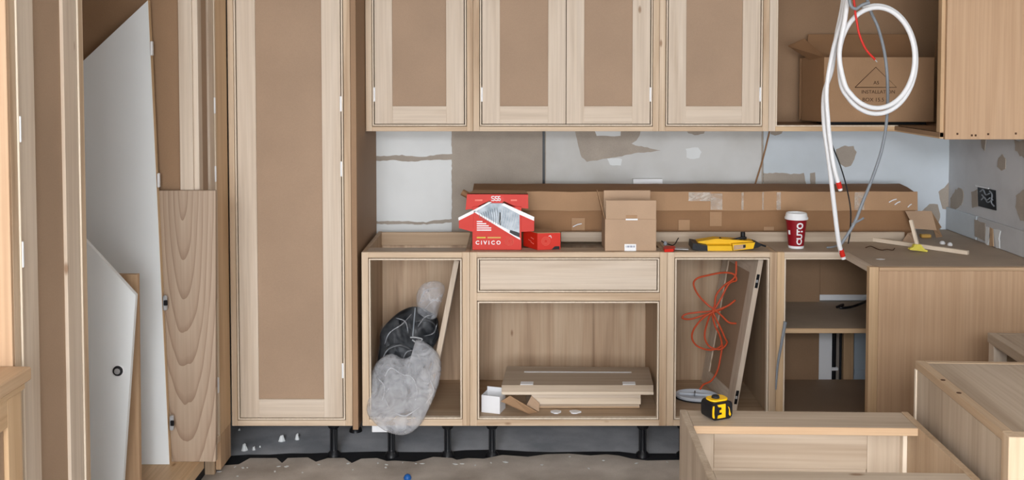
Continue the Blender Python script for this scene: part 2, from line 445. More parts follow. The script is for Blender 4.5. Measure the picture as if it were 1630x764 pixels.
# board strip along the foot of the right wall
z1 = .985
struct('skirting_board', B(XR - .012, XR, 3.2, 4.37, .879, z1), wall_grey, wr)
struct('skirting_board', B(XR - .012, XR, 4.385, YB - .01, .879, z1), blue_paint, wr)
skin('torn_paper', [(1551, 350), (1568, 356), (1568, 384), (1551, 376)], paper, .015, .001, 27, wr, plane='X')
skin('filler_patch', [(1569, 361), (1574, 362), (1576, 376), (1572, 392), (1568, 386)], white_paint, .015, .001, 28, wr, plane='X')
skin('bare_timber', [(1575, 362), (1580, 364), (1581, 392), (1575, 392)], wood('edge', 'Z'), .015, .0005, 29, wr, plane='X')
skin('filler_patch', [(1581, 364), (1592, 367), (1590, 380), (1591, 396), (1585, 394)], white_paint, .015, .001, 30, wr, plane='X')
# diagonal brown cable clipped to the wall
q0, q1 = P(1226, 205, YB - .012), P(1200, 300, YB - .012)
single('cable', MB().tube([q0, q0.lerp(q1, .5) + Vector((.004, 0, 0)), q1], .004, 6), cardboard_d, 'thin brown cable running diagonally down the pale wall under the wall cabinets', 'cable', q1, smooth=True)

# ================================================================== CABINETS
TH = .018
FR = .022                     # face frame thickness
BW = .006                     # bead width
def frame_and_fronts(t, W, z0, z1, sl, sr, rails, cells, cols=None, dw=.078, fw='frame', hinges=True, y0=0.0):
    """face frame in local XZ at y0..y0+FR, stiles sl/sr wide, rails = [(za, zb)...], cells = what fills each opening"""
    t.part('frame_stile', B(0, sl, y0, y0 + FR, z0, z1), wood(fw, 'Z'))
    t.part('frame_stile', B(W - sr, W, y0, y0 + FR, z0, z1), wood(fw, 'Z'))
    for za, zb in rails:
        t.part('frame_rail', B(sl, W - sr, y0, y0 + FR, za, zb), wood(fw, 'X'))
    for i, cell in enumerate(cells):
        za, zb = rails[i][1], rails[i + 1][0]
        xa, xb = sl, W - sr
        g_ = .0028; xa += g_; xb -= g_; za += g_; zb -= g_
        bd = MB()
        bd.box(xa, xa + BW, y0 - .003, y0 + FR, za, zb); bd.box(xb - BW, xb, y0 - .003, y0 + FR, za, zb)
        bd.box(xa + BW, xb - BW, y0 - .003, y0 + FR, za, za + BW); bd.box(xa + BW, xb - BW, y0 - .003, y0 + FR, zb - BW, zb)
        t.part('bead', bd, wood('bead', 'Z'))
        ga, gb, ha, hb = xa + BW + .004, xb - BW - .004, za + BW + .003, zb - BW - .003
        if cell == 'open': continue
        if cell == 'drawer':
            t.part('drawer_front', B(ga, gb, y0, y0 + .02, ha, hb), wood('poplar', 'X')); continue
        n = 2 if cell == 'pair' else 1
        for k in range(n):
            a = ga + (gb - ga) * k / n + (.0015 if k else 0); b = ga + (gb - ga) * (k + 1) / n - (.0015 if k == 0 and n == 2 else 0)
            side = ('l', 'r')[k] if n == 2 else cell[-1]
            door_leaf(t, a, b, ha, hb, dw, side, hinges, y0)
def door_leaf(t, a, b, ha, hb, dw, side, hinges=True, y0=0.0):
    d = t.part('door', B(a + dw - .008, b - dw + .008, y0 + .009, y0 + .017, ha + dw - .008, hb - dw + .008), mdf)
    t.part('door_stile', B(a, a + dw, y0, y0 + .021, ha, hb, ch=.0008), wood('poplar', 'Z'), d)
    t.part('door_stile', B(b - dw, b, y0, y0 + .021, ha, hb, ch=.0008), wood('poplar', 'Z'), d)
    t.part('door_rail', B(a + dw, b - dw, y0, y0 + .021, ha, ha + dw, ch=.0008), wood('poplar', 'X'), d)
    t.part('door_rail', B(a + dw, b - dw, y0, y0 + .021, hb - dw, hb, ch=.0008), wood('poplar', 'X'), d)
    if hinges:
        x = a - .0015 if side == 'l' else b + .0015
        zs = [ha + .13, hb - .13] if hb - ha < 1.2 else [ha + .2, (ha + hb) / 2, hb - .78, hb - .2]
        for z in zs:
            t.part('hinge', MB().box(x - .004, x + .004, y0 - .005, y0 + .004, z - .032, z + .032, ch=.002), white_pl, d, label='small pale hinge knuckle')
def carcass(t, W, D, z0, z1, side='ply', back='back', top='panel', bottom=True, backhole=False):
    y0 = FR
    t.part('side_panel', B(0, TH, y0, D, z0, z1), wood(side, 'Z'))
    t.part('side_panel', B(W - TH, W, y0, D, z0, z1), wood(side, 'Z'))
    if bottom: t.part('bottom_panel', B(TH, W - TH, y0, D, z0 + .012, z0 + .03), wood(side, 'X'))
    if top == 'panel': t.part('top_panel', B(TH, W - TH, y0, D, z1 - TH, z1), wood(side, 'X'))
    if top == 'stretchers':
        t.part('stretcher', B(TH, W - TH, y0, y0 + .085, z1 - TH, z1), wood('grey', 'X'))
        t.part('stretcher', B(TH, W - TH, D - .03, D - .009, z1 - .06, z1), wood(side, 'X'))
    if not backhole: t.part('back_panel', B(TH, W - TH, D - .009, D, z0 + .03, z1 - .06 if top == 'stretchers' else z1 - TH), wood(back, 'Z'))
def leg(t, x, y, ztop, zbot):
    m = MB()
    M = Matrix.Translation((x, y, 0))
    m.lathe([(.03, ztop), (.03, ztop - .012), (.022, ztop - .028), (.0125, ztop - .032), (.0125, zbot + .03), (.014, zbot + .024), (.027, zbot + .012), (.03, zbot), ], M, 16)
    l = t.part('leg', m, black, smooth=True)
    for k in (-1, 1):
        t.part('leg_rib', MB().box(x + k * .011 - .003, x + k * .011 + .003, y - .017, y + .017, zbot + .022, ztop - .03), black, l)
    return l
BZ0, BZ1, BY = .140, .877, 4.1
FZ = -.0105
# ---- base units
t = Thing('base_cabinet', 'open base cabinet with a plastic bag inside, beside the tall cupboard', 'cabinet', (-.63, BY, 0), group='base cabinets along the back wall', local=True)
W = .452
frame_and_fronts(t, W, BZ0, BZ1, .028, .03, [(BZ0, BZ0 + .028), (BZ1 - .024, BZ1)], ['open'])
carcass(t, W, .53, BZ0, BZ1, top='stretchers')
for x in (.115, .355): leg(t, x, .055, BZ0, FZ)
for x in (.06, .39): leg(t, x, .46, BZ0, FZ - .0015)
t = Thing('base_cabinet', 'wide base cabinet with one drawer front over an open compartment', 'cabinet', (-.177, BY, 0), group='base cabinets along the back wall', local=True)
W = .826
frame_and_fronts(t, W, BZ0, BZ1, .03, .03, [(BZ0, BZ0 + .026), (.672, .706), (BZ1 - .022, BZ1)], ['open', 'drawer'])
carcass(t, W, .53, BZ0, BZ1, top='stretchers')
t.part('drawer_rail', B(TH, W - TH, FR, .45, .676, .694), wood('ply', 'X'))
for x in (.092, .735): leg(t, x, .055, BZ0, FZ)
for x in (.09, .74): leg(t, x, .46, BZ0, FZ - .0015)
t = Thing('base_cabinet', 'open base cabinet with an orange cord and a loose leaning door inside', 'cabinet', (.65, BY, 0), group='base cabinets along the back wall', local=True)
W = .459
frame_and_fronts(t, W, BZ0, BZ1, .03, .03, [(BZ0, BZ0 + .026), (BZ1 - .022, BZ1)], ['open'])
carcass(t, W, .53, BZ0, BZ1, top='none')
t.part('stretcher', B(TH, W - TH, FR, .27, BZ1 - TH, BZ1), mdf_top)
t.part('back_panel', B(TH, W - TH, .515, .52, BZ1 - .08, BZ1 - .004), wood('ply', 'X'))
for x in (.08, .38): leg(t, x, .055, BZ0, FZ)

# ---- corner base unit: L shaped, opening to the left bay, end panel towards the room
t = Thing('corner_cabinet', 'L-shaped corner base cabinet with open shelf and plain reddish end panel', 'cabinet', (1.11, BY, 0), local=True)
x1, xe, ye = .287, XR - 1.11 - .003, -.312          # front end, right wall, end panel plane
t.part('frame_stile', B(0, .03, 0, FR, BZ0, BZ1), wood('pine', 'Z'))
t.part('frame_rail', B(.03, x1, 0, FR, BZ1 - .024, BZ1), wood('poplar', 'X'))
t.part('frame_rail', B(.03, x1, 0, FR, BZ0, BZ0 + .026), wood('poplar', 'X'))
t.part('frame_stile', B(x1 - .014, x1 + .022, ye, ye + .03, BZ0, BZ1), wood('pine', 'Z'))
t.part('frame_rail', B(x1 - .012, x1 + .010, ye + .03, 0, BZ1 - .024, BZ1), wood('poplar', 'Y'))
t.part('frame_rail', B(x1 - .012, x1 + .010, ye + .03, 0, BZ0, BZ0 + .026), wood('poplar', 'Y'))
t.part('bead', B(.03, .036, -.003, FR, BZ0 + .026, BZ1 - .024), wood('bead', 'Z'))
t.part('bead', B(.036, x1, -.003, FR, BZ1 - .03, BZ1 - .024), wood('bead', 'X'))
t.part('side_panel', B(0, TH, FR, .53, BZ0, BZ1 - .0185), wood('ply', 'Z'))
t.part('end_panel', B(x1 + .0225, xe, ye, ye + TH, 0.0, BZ1 - .014), wood('pink', 'Z'), label='plain reddish plywood end panel')
t.part('end_panel_edge', B(x1 + .0225, xe, ye - .004, ye + TH, BZ1 - .0135, BZ1 - .0005), wood('edge', 'X'))
t.part('bottom_panel', B(TH, xe, FR, .53, BZ0 + .012, BZ0 + .03), mdf)
zs = P(1300, 522, BY + .05).z
sh = t.part('shelf', B(TH + .001, xe, .045, .524, zs - .018, zs), mdf_top)
t.part('shelf_edge', B(TH + .001, x1 + .12, .036, .0445, zs - .019, zs + .001), wood('pine', 'X'), sh)
t.part('top_panel', MB().prism([(.0005, FR, BZ1), (x1 + .004, FR, BZ1), (x1 + .011, FR - .03, BZ1), (x1 + .011, ye + TH, BZ1), (xe, ye + TH, BZ1), (xe, .585, BZ1), (.0005, .585, BZ1)], (0, 0, -.018)), mdf_top)
# back panel with a cut-out for the pipes
hx0 = P(1304, 540, BY + .525).x - 1.11; hz0, hz1 = P(1304, 617, BY + .525).z, P(1304, 469, BY + .525).z
bp = MB()
yb0, yb1 = .525, .533
bp.box(TH, hx0, yb0, yb1, BZ0 + .03, BZ1 - .0185)
bp.box(hx0 + .0003, xe, yb0, yb1, hz1, BZ1 - .0185)
t.part('back_panel', bp, mdf_dark)
leg(t, .08, .055, BZ0, FZ)
# the void behind the cut-out
c0 = Vector((P(1300, 600, YB).x, YB, .1))
a_, b_ = P(1300, 560, 4.645).x, P(1324, 560, 4.645).x
c_ = P(1400, 480, 4.642).x
single('backing_board', MB().box(a_, b_, 4.640, 4.650, .05, zs - .02).box(a_, c_, 4.640, 4.650, zs + .002, .80), white_pl, 'pale board with small holes seen through the cut-out behind the corner cabinet', 'board', (a_, 4.672, .05))
xx = P(1328, 560, 4.655).x
th_ = Thing('waste_pipe', 'black vertical pipe with a pale clip seen through the corner cabinet cut-out', 'pipe', (xx, 4.655, 0))
pp = th_.part('pipe', MB().tube([(xx, 4.662, .0), (xx, 4.662, .53)], .011, 12, smooth=False), black, smooth=True)
th_.part('clip', B(xx - .02, xx + .02, 4.646, 4.675, P(1328, 587, 4.655).z - .008, P(1328, 587, 4.655).z + .008, ch=.004), white_pl)
xx = P(1338, 560, 4.66).x
single('thin_pipe', MB().tube([(xx, 4.66, 0), (xx, 4.66, .53)], .006, 8, smooth=False), blackrub, 'thin dark pipe between the black pipe and the timber post', 'pipe', (xx, 4.66, 0), smooth=True)
a_, b_ = P(1341, 560, 4.655).x, P(1357, 560, 4.655).x
single('timber_post', B(a_, b_, 4.638, 4.690, 0, .53), wood('pine', 'Z'), 'upright timber post seen through the corner cabinet cut-out', 'post', (a_, 4.638, 0))
a_, b_ = P(1358, 560, 4.67).x, P(1400, 560, 4.67).x
mb = MB().box(a_, b_, 4.655, 4.665, .1, .53); mb.box(a_, b_, 4.647, 4.655, P(1370, 590, 4.67).z - .012, P(1370, 590, 4.67).z + .012)
single('backing_sheet', mb, matte('blue_grey_board', (190, 204, 216), .05, 4, .6), 'blue-grey panel right of the timber post behind the corner cabinet', 'board', (a_, 4.68, .1))

# long timber rail lying along the back of the units
ra, rb = P(893, 380, 4.345).x, P(1440, 380, 4.345).x
zt = P(1200, 369.5, 4.345).z
single('timber_rail', B(ra, rb, 4.345, 4.367, BZ1 + .0005, zt), wood('grey', 'X'), 'long pale timber rail lying along the back of the base cabinets', 'rail', (ra, 4.345, BZ1))

# ---- tall unit
TX0, TX1 = -1.180, -.672
t = Thing('tall_cabinet', 'tall cupboard with one full-height pale door and a brown centre panel', 'cabinet', (TX0, BY, 0), local=True)
W = TX1 - TX0
frame_and_fronts(t, W, BZ0, 2.32, .024, .028, [(BZ0, BZ0 + .024), (2.29, 2.32)], ['doorr'], dw=.078)
carcass(t, W, .58, BZ0, 2.32)
for x in (.418,): leg(t, x, .06, BZ0, FZ)
for x in (.465,): leg(t, x, .35, BZ0, FZ - .0015)
single('filler_panel', B(-.6705, -.6475, BY - .002, YB - .006, .124, 2.32), mdf_dark, 'tall narrow brown side panel between the tall cupboard and the wall cabinets', 'panel', (-.66, BY, .124))
# ---- wall units
UY, UZ0, UZ1 = 4.35, 1.368, 2.32
us = [(-.645, -.172, 'doorl', 'wall cabinet with a single shaker door next to the tall cupboard'), (-.171, .648, 'pair', 'wide wall cabinet with a pair of shaker doors in the middle'), (.649, 1.132, 'doorr', 'wall cabinet with a single shaker door beside the open corner shelf')]
for xa, xb, k, lab in us:
    t = Thing('wall_cabinet', lab, 'cabinet', (xa, UY, UZ0), group='wall cabinets along the back wall')
    t.off = Vector((0, 0, UZ0)); W = xb - xa
    frame_and_fronts(t, W, UZ0, UZ1, .027, .027, [(UZ0, UZ0 + .021), (UZ1 - .03, UZ1)], [k], dw=.078)
    carcass(t, W, YB - UY - .008, UZ0, UZ1)
# open corner wall unit with return to the right wall
t = Thing('corner_wall_cabinet', 'open corner wall cabinet holding an opened cardboard box, with plain end panel', 'cabinet', (1.133, UY, UZ0))
t.off = Vector((0, 0, UZ0))
xe = XR - 1.133 - .003; x1 = .572; ye = 3.872 - UY; d = YB - UY - .008
t.part('frame_stile', B(0, .03, 0, FR, UZ0, UZ1), wood('poplar', 'Z'))
t.part('frame_rail', B(.03, x1, 0, FR, UZ0, UZ0 + .021), wood('pine', 'X'))
t.part('frame_rail', B(.03, x1, 0, FR, UZ1 - .03, UZ1), wood('pine', 'X'))
bd = MB().box(.03, .036, -.003, FR, UZ0 + .021, UZ1 - .03); bd.box(.036, x1, -.003, FR, UZ0 + .021, UZ0 + .027)
t.part('bead', bd, wood('bead', 'Z'))
t.part('frame_rail', B(x1 - .016, x1 + .006, ye + TH, 0, UZ0, UZ0 + .024), wood('pine', 'Y'))
t.part('frame_stile', B(x1 - .016, x1 + .006, ye + TH, ye + .05, UZ0 + .0245, UZ1), wood('pine', 'Z'))
t.part('end_panel', B(x1 - .002, xe, ye, ye + TH, UZ0 - .002, UZ1), wood('pink', 'Z'), label='plain plywood end panel facing the room')
for k, (u, v) in enumerate([(1524, 213), (1547, 215.5), (1553, 215.5), (1573, 213.5), (1617, 212.5)]):
    p = P(u, v, 3.872); lx, lz = p.x - 1.133, p.z
    t.part('screw_hole', MB().box(lx - .004, lx + .004, ye - .001, ye + .002, max(lz - .004, UZ0), lz + .004), ink)
t.part('bottom_panel', MB().prism([(TH, FR, UZ0 + .024), (x1 - .0165, FR, UZ0 + .024), (x1 - .0165, ye + TH, UZ0 + .024), (xe, ye + TH, UZ0 + .024), (xe, d, UZ0 + .024), (TH, d, UZ0 + .024)], (0, 0, -.018)), mdf_dark)
t.part('side_panel', B(0, TH, FR, d, UZ0, UZ1), mdf_dark)
t.part('back_panel', B(TH, xe, d - .008, d, UZ0 + .024, UZ1), mdf_dark)
t.part('top_panel', B(TH, x1, FR, d, UZ1 - TH, UZ1), wood('ply', 'X'))

# ================================================================== LEFT RUN (fronts face right)
LX = -1.184
RZ = R(90)
# near tall unit with an oblique door
t = Thing('tall_cabinet', 'tall cupboard at the left edge with an oblique door, next to the white boards', 'cabinet', (LX, 2.325, 0), RZ)
W = 2.730 - 2.325
frame_and_fronts(t, W, .0, 2.32, .030, .030, [(0, .10), (2.29, 2.32)], ['doorl'], dw=.078, fw='frame')
t.part('side_panel', B(-.012, -.0005, .0, .58, 0, 2.32), wood('pink', 'Z'))
t.part('side_panel', B(W - TH, W, FR, .58, 0, 2.32), wood('pine', 'Z'))
t.part('back_panel', B(TH, W - TH, .57, .58, 0, 2.32), mdf)
# open bay holding the loose boards
t = Thing('open_bay', 'open tall cupboard bay in which the white boards are leaning', 'cabinet', (LX, 2.732, 0), RZ)
W = 3.672 - 2.732
t.part('bottom_panel', B(0, W, 0.003, .58, .163, .181), wood('pine', 'X'))
t.part('frame_rail', B(0, W, -.02, .0025, .135, .181), wood('pine', 'X'))
t.part('plinth', B(0, W, .06, .08, 0, .134), blackrub)
t.part('side_panel', B(W - TH, W, .006, .58, .1815, 2.32), mdf_dark)
t.part('back_panel', B(0, W - TH - .0005, .572, .58, .1815, 2.32), mdf_dark)
t.part('top_panel', B(0, W, 0, .58, 2.3205, 2.34), mdf_dark)
t.part('edge_strip', B(W - TH - .012, W - TH - .0005, -.004, .045, .1815, 2.32), wood('poplar', 'Z'))
t.part('edge_strip', B(W - TH, W, -.022, .005, .1815, 2.32), wood('poplar', 'Z'))
# narrow closed unit before the corner
t = Thing('tall_cabinet', 'narrow tall cupboard seen edge-on in the corner above the veneered board', 'cabinet', (LX, 3.6735, 0), RZ)
W = 3.953 - 3.6735
frame_and_fronts(t, W, .135, 2.32, .02, .02, [(.135, .16), (2.29, 2.32)], ['doorr'], dw=.062)
t.part('side_panel', B(W - TH, W, FR, .58, .0, 2.32), wood('ply', 'Z'))
t.part('plinth', B(0, W - TH, .06, .08, 0, .134), blackrub)
t = Thing('corner_post', 'upright knotty pine filler post in the corner beside the tall cupboard', 'post', (LX, 3.955, 0), RZ)
t.part('post', B(0, .142, 0, .022, .155, 2.32), wood('pine', 'Z'))
t.part('foot_piece', B(.0, .142, .001, .022, .012, .154), wood('edge', 'Z'))
# near worktop unit at the far left
t = Thing('low_cabinet', 'low cupboard with a thick wooden top at the left edge', 'cabinet', (-1.137, 1.75, 0), RZ)
W = 2.308 - 1.75
t.part('worktop', B(0, W, .0, .60, .908, .94, ch=.003), wood('edge', 'X'))
t.part('top_moulding', B(.0, W - .004, .012, .035, .885, .9075, ch=.006), wood('pine', 'X'))
t.part('frame_stile', B(W - .075, W - .012, .02, .042, 0, .8845), wood('pine', 'Z'))
t.part('frame_stile', B(0, .06, .02, .042, 0, .8845), wood('pine', 'Z'))
t.part('frame_rail', B(.06, W - .075, .02, .042, .82, .8845), wood('pine', 'X'))
t.part('door', B(.062, W - .077, .030, .045, .02, .818), mdf)
t.part('side_panel', B(W - .03, W - .012, .0425, .60, 0, .9075), wood('ply', 'Z'))

# ================================================================== LOOSE BOARDS ON THE LEFT
def flat_board(name, px, Y, th, mat, label, cat, zfloor=None, group=None, lean=0.0):
    q = [P(u, v, Y) for u, v in px]
    if zfloor is not None:
        for p in q:
            if p.z < zfloor + .03: p.z = zfloor
    zb = min(p.z for p in q)
    for p in q: p.y += (p.z - zb) * lean
    base = Vector((sum(p.x for p in q) / len(q), Y, zb))
    return q, base, th, mat, name, label, cat
def make_board(name, px, Y, th, mat, label, cat, zfloor, lean, extra=None):
    q, base, *_ = flat_board(name, px, Y, th, mat, label, cat, zfloor, None, lean)
    t = Thing(name, label, cat, base)
    main = t.part('board', MB().prism(q, (0, th, 0)), mat)
    return t, main, q
ZB = .182
t, main, q = make_board('white_door', [(100, 747), (270, 747), (234.5, 0), (95, 131)], 3.592, .018, white_board, 'tall white door board with a slanted top and hinges down its right edge', 'door', ZB, .004)
t.part('edge_band', MB().strip([q[1] + Vector((0, -.0008, 0)), q[2] + Vector((0, -.0008, 0))], [q[1] + Vector((.0015, -.0008, 0)), q[2] + Vector((.0015, -.0008, 0))], (0, .02, 0)), wood('pine', 'Z'))
for i, (u, v) in enumerate([(240, 77), (251, 287), (262.5, 482), (273, 673)]):
    p = P(u, v, 3.592)
    if i < 2:
        t.part('hinge', B(p.x - .001, p.x + .006, p.y - .004, p.y + .012, p.z - .026, p.z + .026, ch=.002), white_pl)
    else:
        h = t.part('hinge', MB().box(p.x - .006, p.x + .008, p.y - .008, p.y + .01, p.z - .028, p.z + .028, ch=.004), steel, label='bare metal hinge')
        t.part('hinge_screw', MB().box(p.x - .001, p.x + .013, p.y - .013, p.y - .006, p.z - .008, p.z + .012, ch=.003), black, h)
t, main, q = make_board('veneer_board', [(215, 743), (343.5, 743), (343, 303.5), (208, 303.5)], 3.618, .022, veneer(), 'upright veneered board with cathedral grain standing right of the white boards', 'board', ZB, .0)
t, main, q = make_board('brown_board', [(150, 830), (223, 830), (218.5, 437), (140, 437)], 3.33, .02, wood('edge', 'Z'), 'narrow brown board just behind the small white board with a lock', 'board', ZB, .0)
t, main, q = make_board('white_lock_board', [(88, 830), (192.5, 830), (216, 470), (137, 384), (95, 338)], 3.20, .018, white_board, 'smaller white board with an angled top and a round lock', 'board', ZB, .0)
p = P(188, 590, 3.20)
Mx = Matrix.Translation(p) @ Matrix.Rotation(R(90), 4, 'X')
lk = t.part('lock', MB().lathe([(.021, 0), (.021, .002), (.019, .003)], Mx, 24), white_pl, smooth=True)
t.part('lock_rosette', MB().lathe([(.017, .0032), (.016, .006), (.012, .008)], Mx, 24), blackrub, lk, smooth=True)
t.part('lock_cylinder', MB().lathe([(.010, .0082), (.009, .011), (.004, .0115)], Mx, 16), steel, lk, smooth=True)

# ================================================================== FOREGROUND CABINETS
def place(t_loc, rz): return Matrix.Translation(t_loc) @ Matrix.Rotation(rz, 4, 'Z')
# open-topped carcass with the tape measure; local origin = far left corner on the floor, +x right, -y towards the camera
BOX_RZ = R(-1.6); BOX_LOC = (.455, 2.640, 0)
t = Thing('carcass', 'open-topped cabinet carcass in the foreground carrying the tape measure', 'cabinet', BOX_LOC, BOX_RZ)
W, D, Z = .612, .56, .72
t.part('side_panel', B(0, TH, -D, 0, .0, Z), wood('grey', 'Z'))
t.part('side_panel', B(W - TH, W, -D, 0, .0, Z), wood('ply', 'Z'))
t.part('top_rail', B(TH + .0003, W - TH - .0003, -.118, -.001, Z - .02, Z - .0015), wood('grey', 'X'))
t.part('top_rail', B(TH + .0003, W - TH - .0003, -D + .02, -.402, Z - .02, Z - .0015), wood('grey', 'X'))
t.part('rail_edge', B(TH + .0005, W - TH - .0005, -.122, -.1185, Z - .021, Z - .001), wood('edge', 'X'))
# far face: stiles, top rail, sunk panel
t.part('front_stile', B(TH, .088, -.024, -.002, .02, Z - .021), wood('grey', 'Z'))
t.part('front_stile', B(W - .115, W - TH, -.024, -.002, .02, Z - .021), wood('grey', 'Z'))
t.part('front_rail', B(.0883, W - .1153, -.024, -.002, Z - .15, Z - .021), wood('grey', 'X'))
t.part('front_panel', B(.084, W - .111, -.016, -.008, .03, Z - .1505), wood('grey', 'X'))
t.part('corner_batten', B(W - TH - .012, W - TH - .0005, -.05, -.0245, .02, Z - .021), wood('bead', 'Z'))
t.part('bottom_panel', B(TH, W - TH, -D, -.0245, .0, .018), wood('ply', 'X'))
# the tape measure on its far rail
MT = place(BOX_LOC, BOX_RZ)
tp = MT @ Vector((.090, -.052, Z - .001))
t = Thing('tape_measure', 'yellow and black tape measure on the rim of the open carcass', 'tape measure', tp, R(24))
def rounded(w, h, r, n=4, cx=0, cz=0):
    o = []
    for (sx, sz, a0) in ((1, 1, 0), (-1, 1, 90), (-1, -1, 180), (1, -1, 270)):
        for k in range(n + 1):
            a = R(a0 + 90 * k / n); o.append((cx + sx * (w / 2 - r) + r * math.cos(a), cz + sz * (h / 2 - r) + r * math.sin(a)))
    return o
def rbox(w, h, r, y0, y1, cz): return MB().prism([(x, y0, z) for x, z in rounded(w, h, r, cz=cz)], (0, y1 - y0, 0))
body = t.part('case', rbox(.066, .047, .012, -.024, .024, .0245), black, smooth=True)
t.part('case_top', MB().prism([(x, y, .0485) for x, y in rounded(.054, .04, .014)], (0, 0, .004)), yellow)
t.part('lock_button', MB().lathe([(.011, .0528), (.010, .058), (.006, .060)], Matrix.Translation((-.004, 0, 0)), 14), blackrub, smooth=True)
t.part('side_band', MB().prism([(-.031, -.0255, .012), (-.028, -.0255, .008), (-.024, -.0255, .008), (-.026, -.0255, .02), (-.025, -.0255, .040), (-.029, -.0255, .040), (-.031, -.0255, .03)], (0, .002, 0)), yellow)
t.part('emblem', MB().prism([(-.016, -.0256, .042), (.010, -.0256, .042), (.010, -.0256, .006), (-.015, -.0256, .006), (-.013, -.0256, .014), (-.001, -.0256, .015), (-.001, -.0256, .021), (-.008, -.0256, .021), (-.008, -.0256, .027), (-.002, -.0256, .028), (-.002, -.0256, .034), (-.012, -.0256, .036)], (0, .002, 0)), yellow)
t.part('side_flash', MB().prism([(.0182, -.0256, .034), (.022, -.0256, .024), (.021, -.0256, .012), (.025, -.0256, .007), (.0275, -.0256, .012), (.0245, -.0256, .020), (.0222, -.0256, .030)], (0, .002, 0)), yellow)
t.part('belt_clip', B(.0335, .036, -.012, .012, .008, .040), steel)
t.part('tape_tip', B(.030, .044, -.01, .01, .001, .0035), steel)

# closed cabinet on the right, seen from above
RZB = R(-2.6); t = Thing('carcass', 'closed plywood cabinet lying in the right foreground with a framed edge', 'cabinet', (1.097, 2.652, 0), RZB)
W, D, Z = .80, .56, .85
t.part('side_panel', B(.002, TH, -D + .036, -.001, 0, Z - .021), wood('grey', 'Z'))
t.part('top_panel', B(.024, W, -D + .036, -.02, Z - .02, Z), wood('grey', 'Y'))
t.part('edge_batten', B(0, .0235, -D + .036, -.0005, Z - .0205, Z + .001), wood('ply', 'Y'))
t.part('edge_batten', B(.0245, W, -.0195, -.0005, Z - .0205, Z + .001), wood('ply', 'X'))
t.part('corner_strip', B(-.003, .0015, -.012, 0, 0, Z - .021), wood('bead', 'Z'))
t.part('frame_stile', B(-.002, .06, -D, -D + .0355, 0, Z + .001), wood('frame', 'Z'))
t.part('frame_rail', B(.0605, W, -D, -D + .0355, Z - .05, Z + .001), wood('poplar', 'X'))
t.part('frame_panel', B(.0605, W, -D + .02, -D + .0355, 0, Z - .051), wood('poplar', 'Z'))
t.part('side_panel', B(W - TH, W, -D + .036, -.0005, 0, Z - .021), wood('grey', 'Z'))
for (y_, z_) in ((-.17, .001), (-.27, .001)):
    t.part('dowel_hole', MB().lathe([(.006, Z + .001), (.006, Z + .002)], Matrix.Translation((.008, y_, 0)), 10), ink)
# third unit by the right wall
t = Thing('carcass', 'low cabinet with a framed wooden top at the right edge behind the closed cabinet', 'cabinet', (1.665, 3.42, 0), R(-4))
W, D, Z = .385, .44, .72
t.part('top_panel', B(.03, W, -D, -.02, Z - .02, Z), wood('grey', 'Y'))
t.part('edge_batten', B(0, .0295, -D, 0, Z - .032, Z + .001), wood('grey', 'Y'))
t.part('edge_batten', B(.03, W, -.0195, 0, Z - .032, Z + .001), wood('grey', 'X'))
for (x, y) in ((.004, -.045), (.004, -D), (W - .05, -.045), (W - .05, -D)):
    t.part('leg', B(x, x + .045, y, y + .043, 0, Z - .0325), wood('poplar', 'Z'))
t.part('back_panel', B(.06, W - .06, -.02, -.008, .05, Z - .033), wood('ply', 'Z'))

# ================================================================== ON THE COUNTER
ZT = BZ1 + .0006
# long flattened carton behind the rail
ya = 4.40
xa, xb = P(752, 330, ya).x, P(1460, 330, ya).x
def zy(v, y): return P(1000, v, y).z
prof_lo = [(ya + .012, ZT), (ya + .012, zy(334, ya))]
t = Thing('long_carton', 'very long flattened brown cardboard carton lying against the back wall', 'carton', (xa, ya, ZT))
n = 28
def wav(x, s, a): return a * noise.noise(Vector((x * 3.1 + s, s * 1.7, 0)))
def strip_rows(rows, th, x0, x1, seed, amp):
    m = MB(); L = []
    for (y, z) in rows:
        L.append([Vector((x0 + (x1 - x0) * i / n, y + wav(i * .3, seed + z, amp), z + wav(i * .4, seed + 9 + y, amp))) for i in range(n + 1)])
    for a, b in zip(L, L[1:]): m.strip(a, b, th)
    return m
t.part('lower_panel', strip_rows([(ya + .012, ZT + .002), (ya + .008, zy(334, ya))], (0, .006, 0), xa, xb - .004, 1, .002), cardboard_d)
t.part('upper_panel', strip_rows([(ya - .004, zy(335, ya)), (ya, zy(305, ya))], (0, .006, 0), xa + .02, xb, 4, .003), cardboard)
t.part('top_flap', strip_rows([(ya + .016, zy(306, ya + .01)), (ya + .10, zy(298, ya + .10)), (ya + .19, zy(292.5, ya + .19))], (0, .004, -.003), xa - .0, xb - .005, 8, .003), cardboard_d)
t.part('rear_panel', strip_rows([(ya + .20, ZT + .002), (ya + .205, zy(294, ya + .20))], (0, .006, 0), xa, xb - .02, 12, .002), cardboard)
t.part('end_panel', B(xb - .012, xb - .008, ya + .02, ya + .195, ZT + .002, zy(312, ya)), cardboard_d)
t.part('end_panel', B(xa + .004, xa + .008, ya + .02, ya + .195, ZT + .002, zy(306, ya)), cardboard_d)
for (u0, u1, v0, v1) in ((1096, 1131, 306, 320), (1131, 1150, 308, 334), (1180, 1184, 306, 334), (1213, 1216, 306, 334), (1236, 1243, 306, 334), (1360, 1376, 306, 334)):
    p0, p1 = P(u0, v1, ya - .0095), P(u1, v0, ya - .0095)
    t.part('tape_strip', B(p0.x, p1.x, ya - .0100, ya - .0092, p0.z, p1.z, ch=.0002), tape_m)
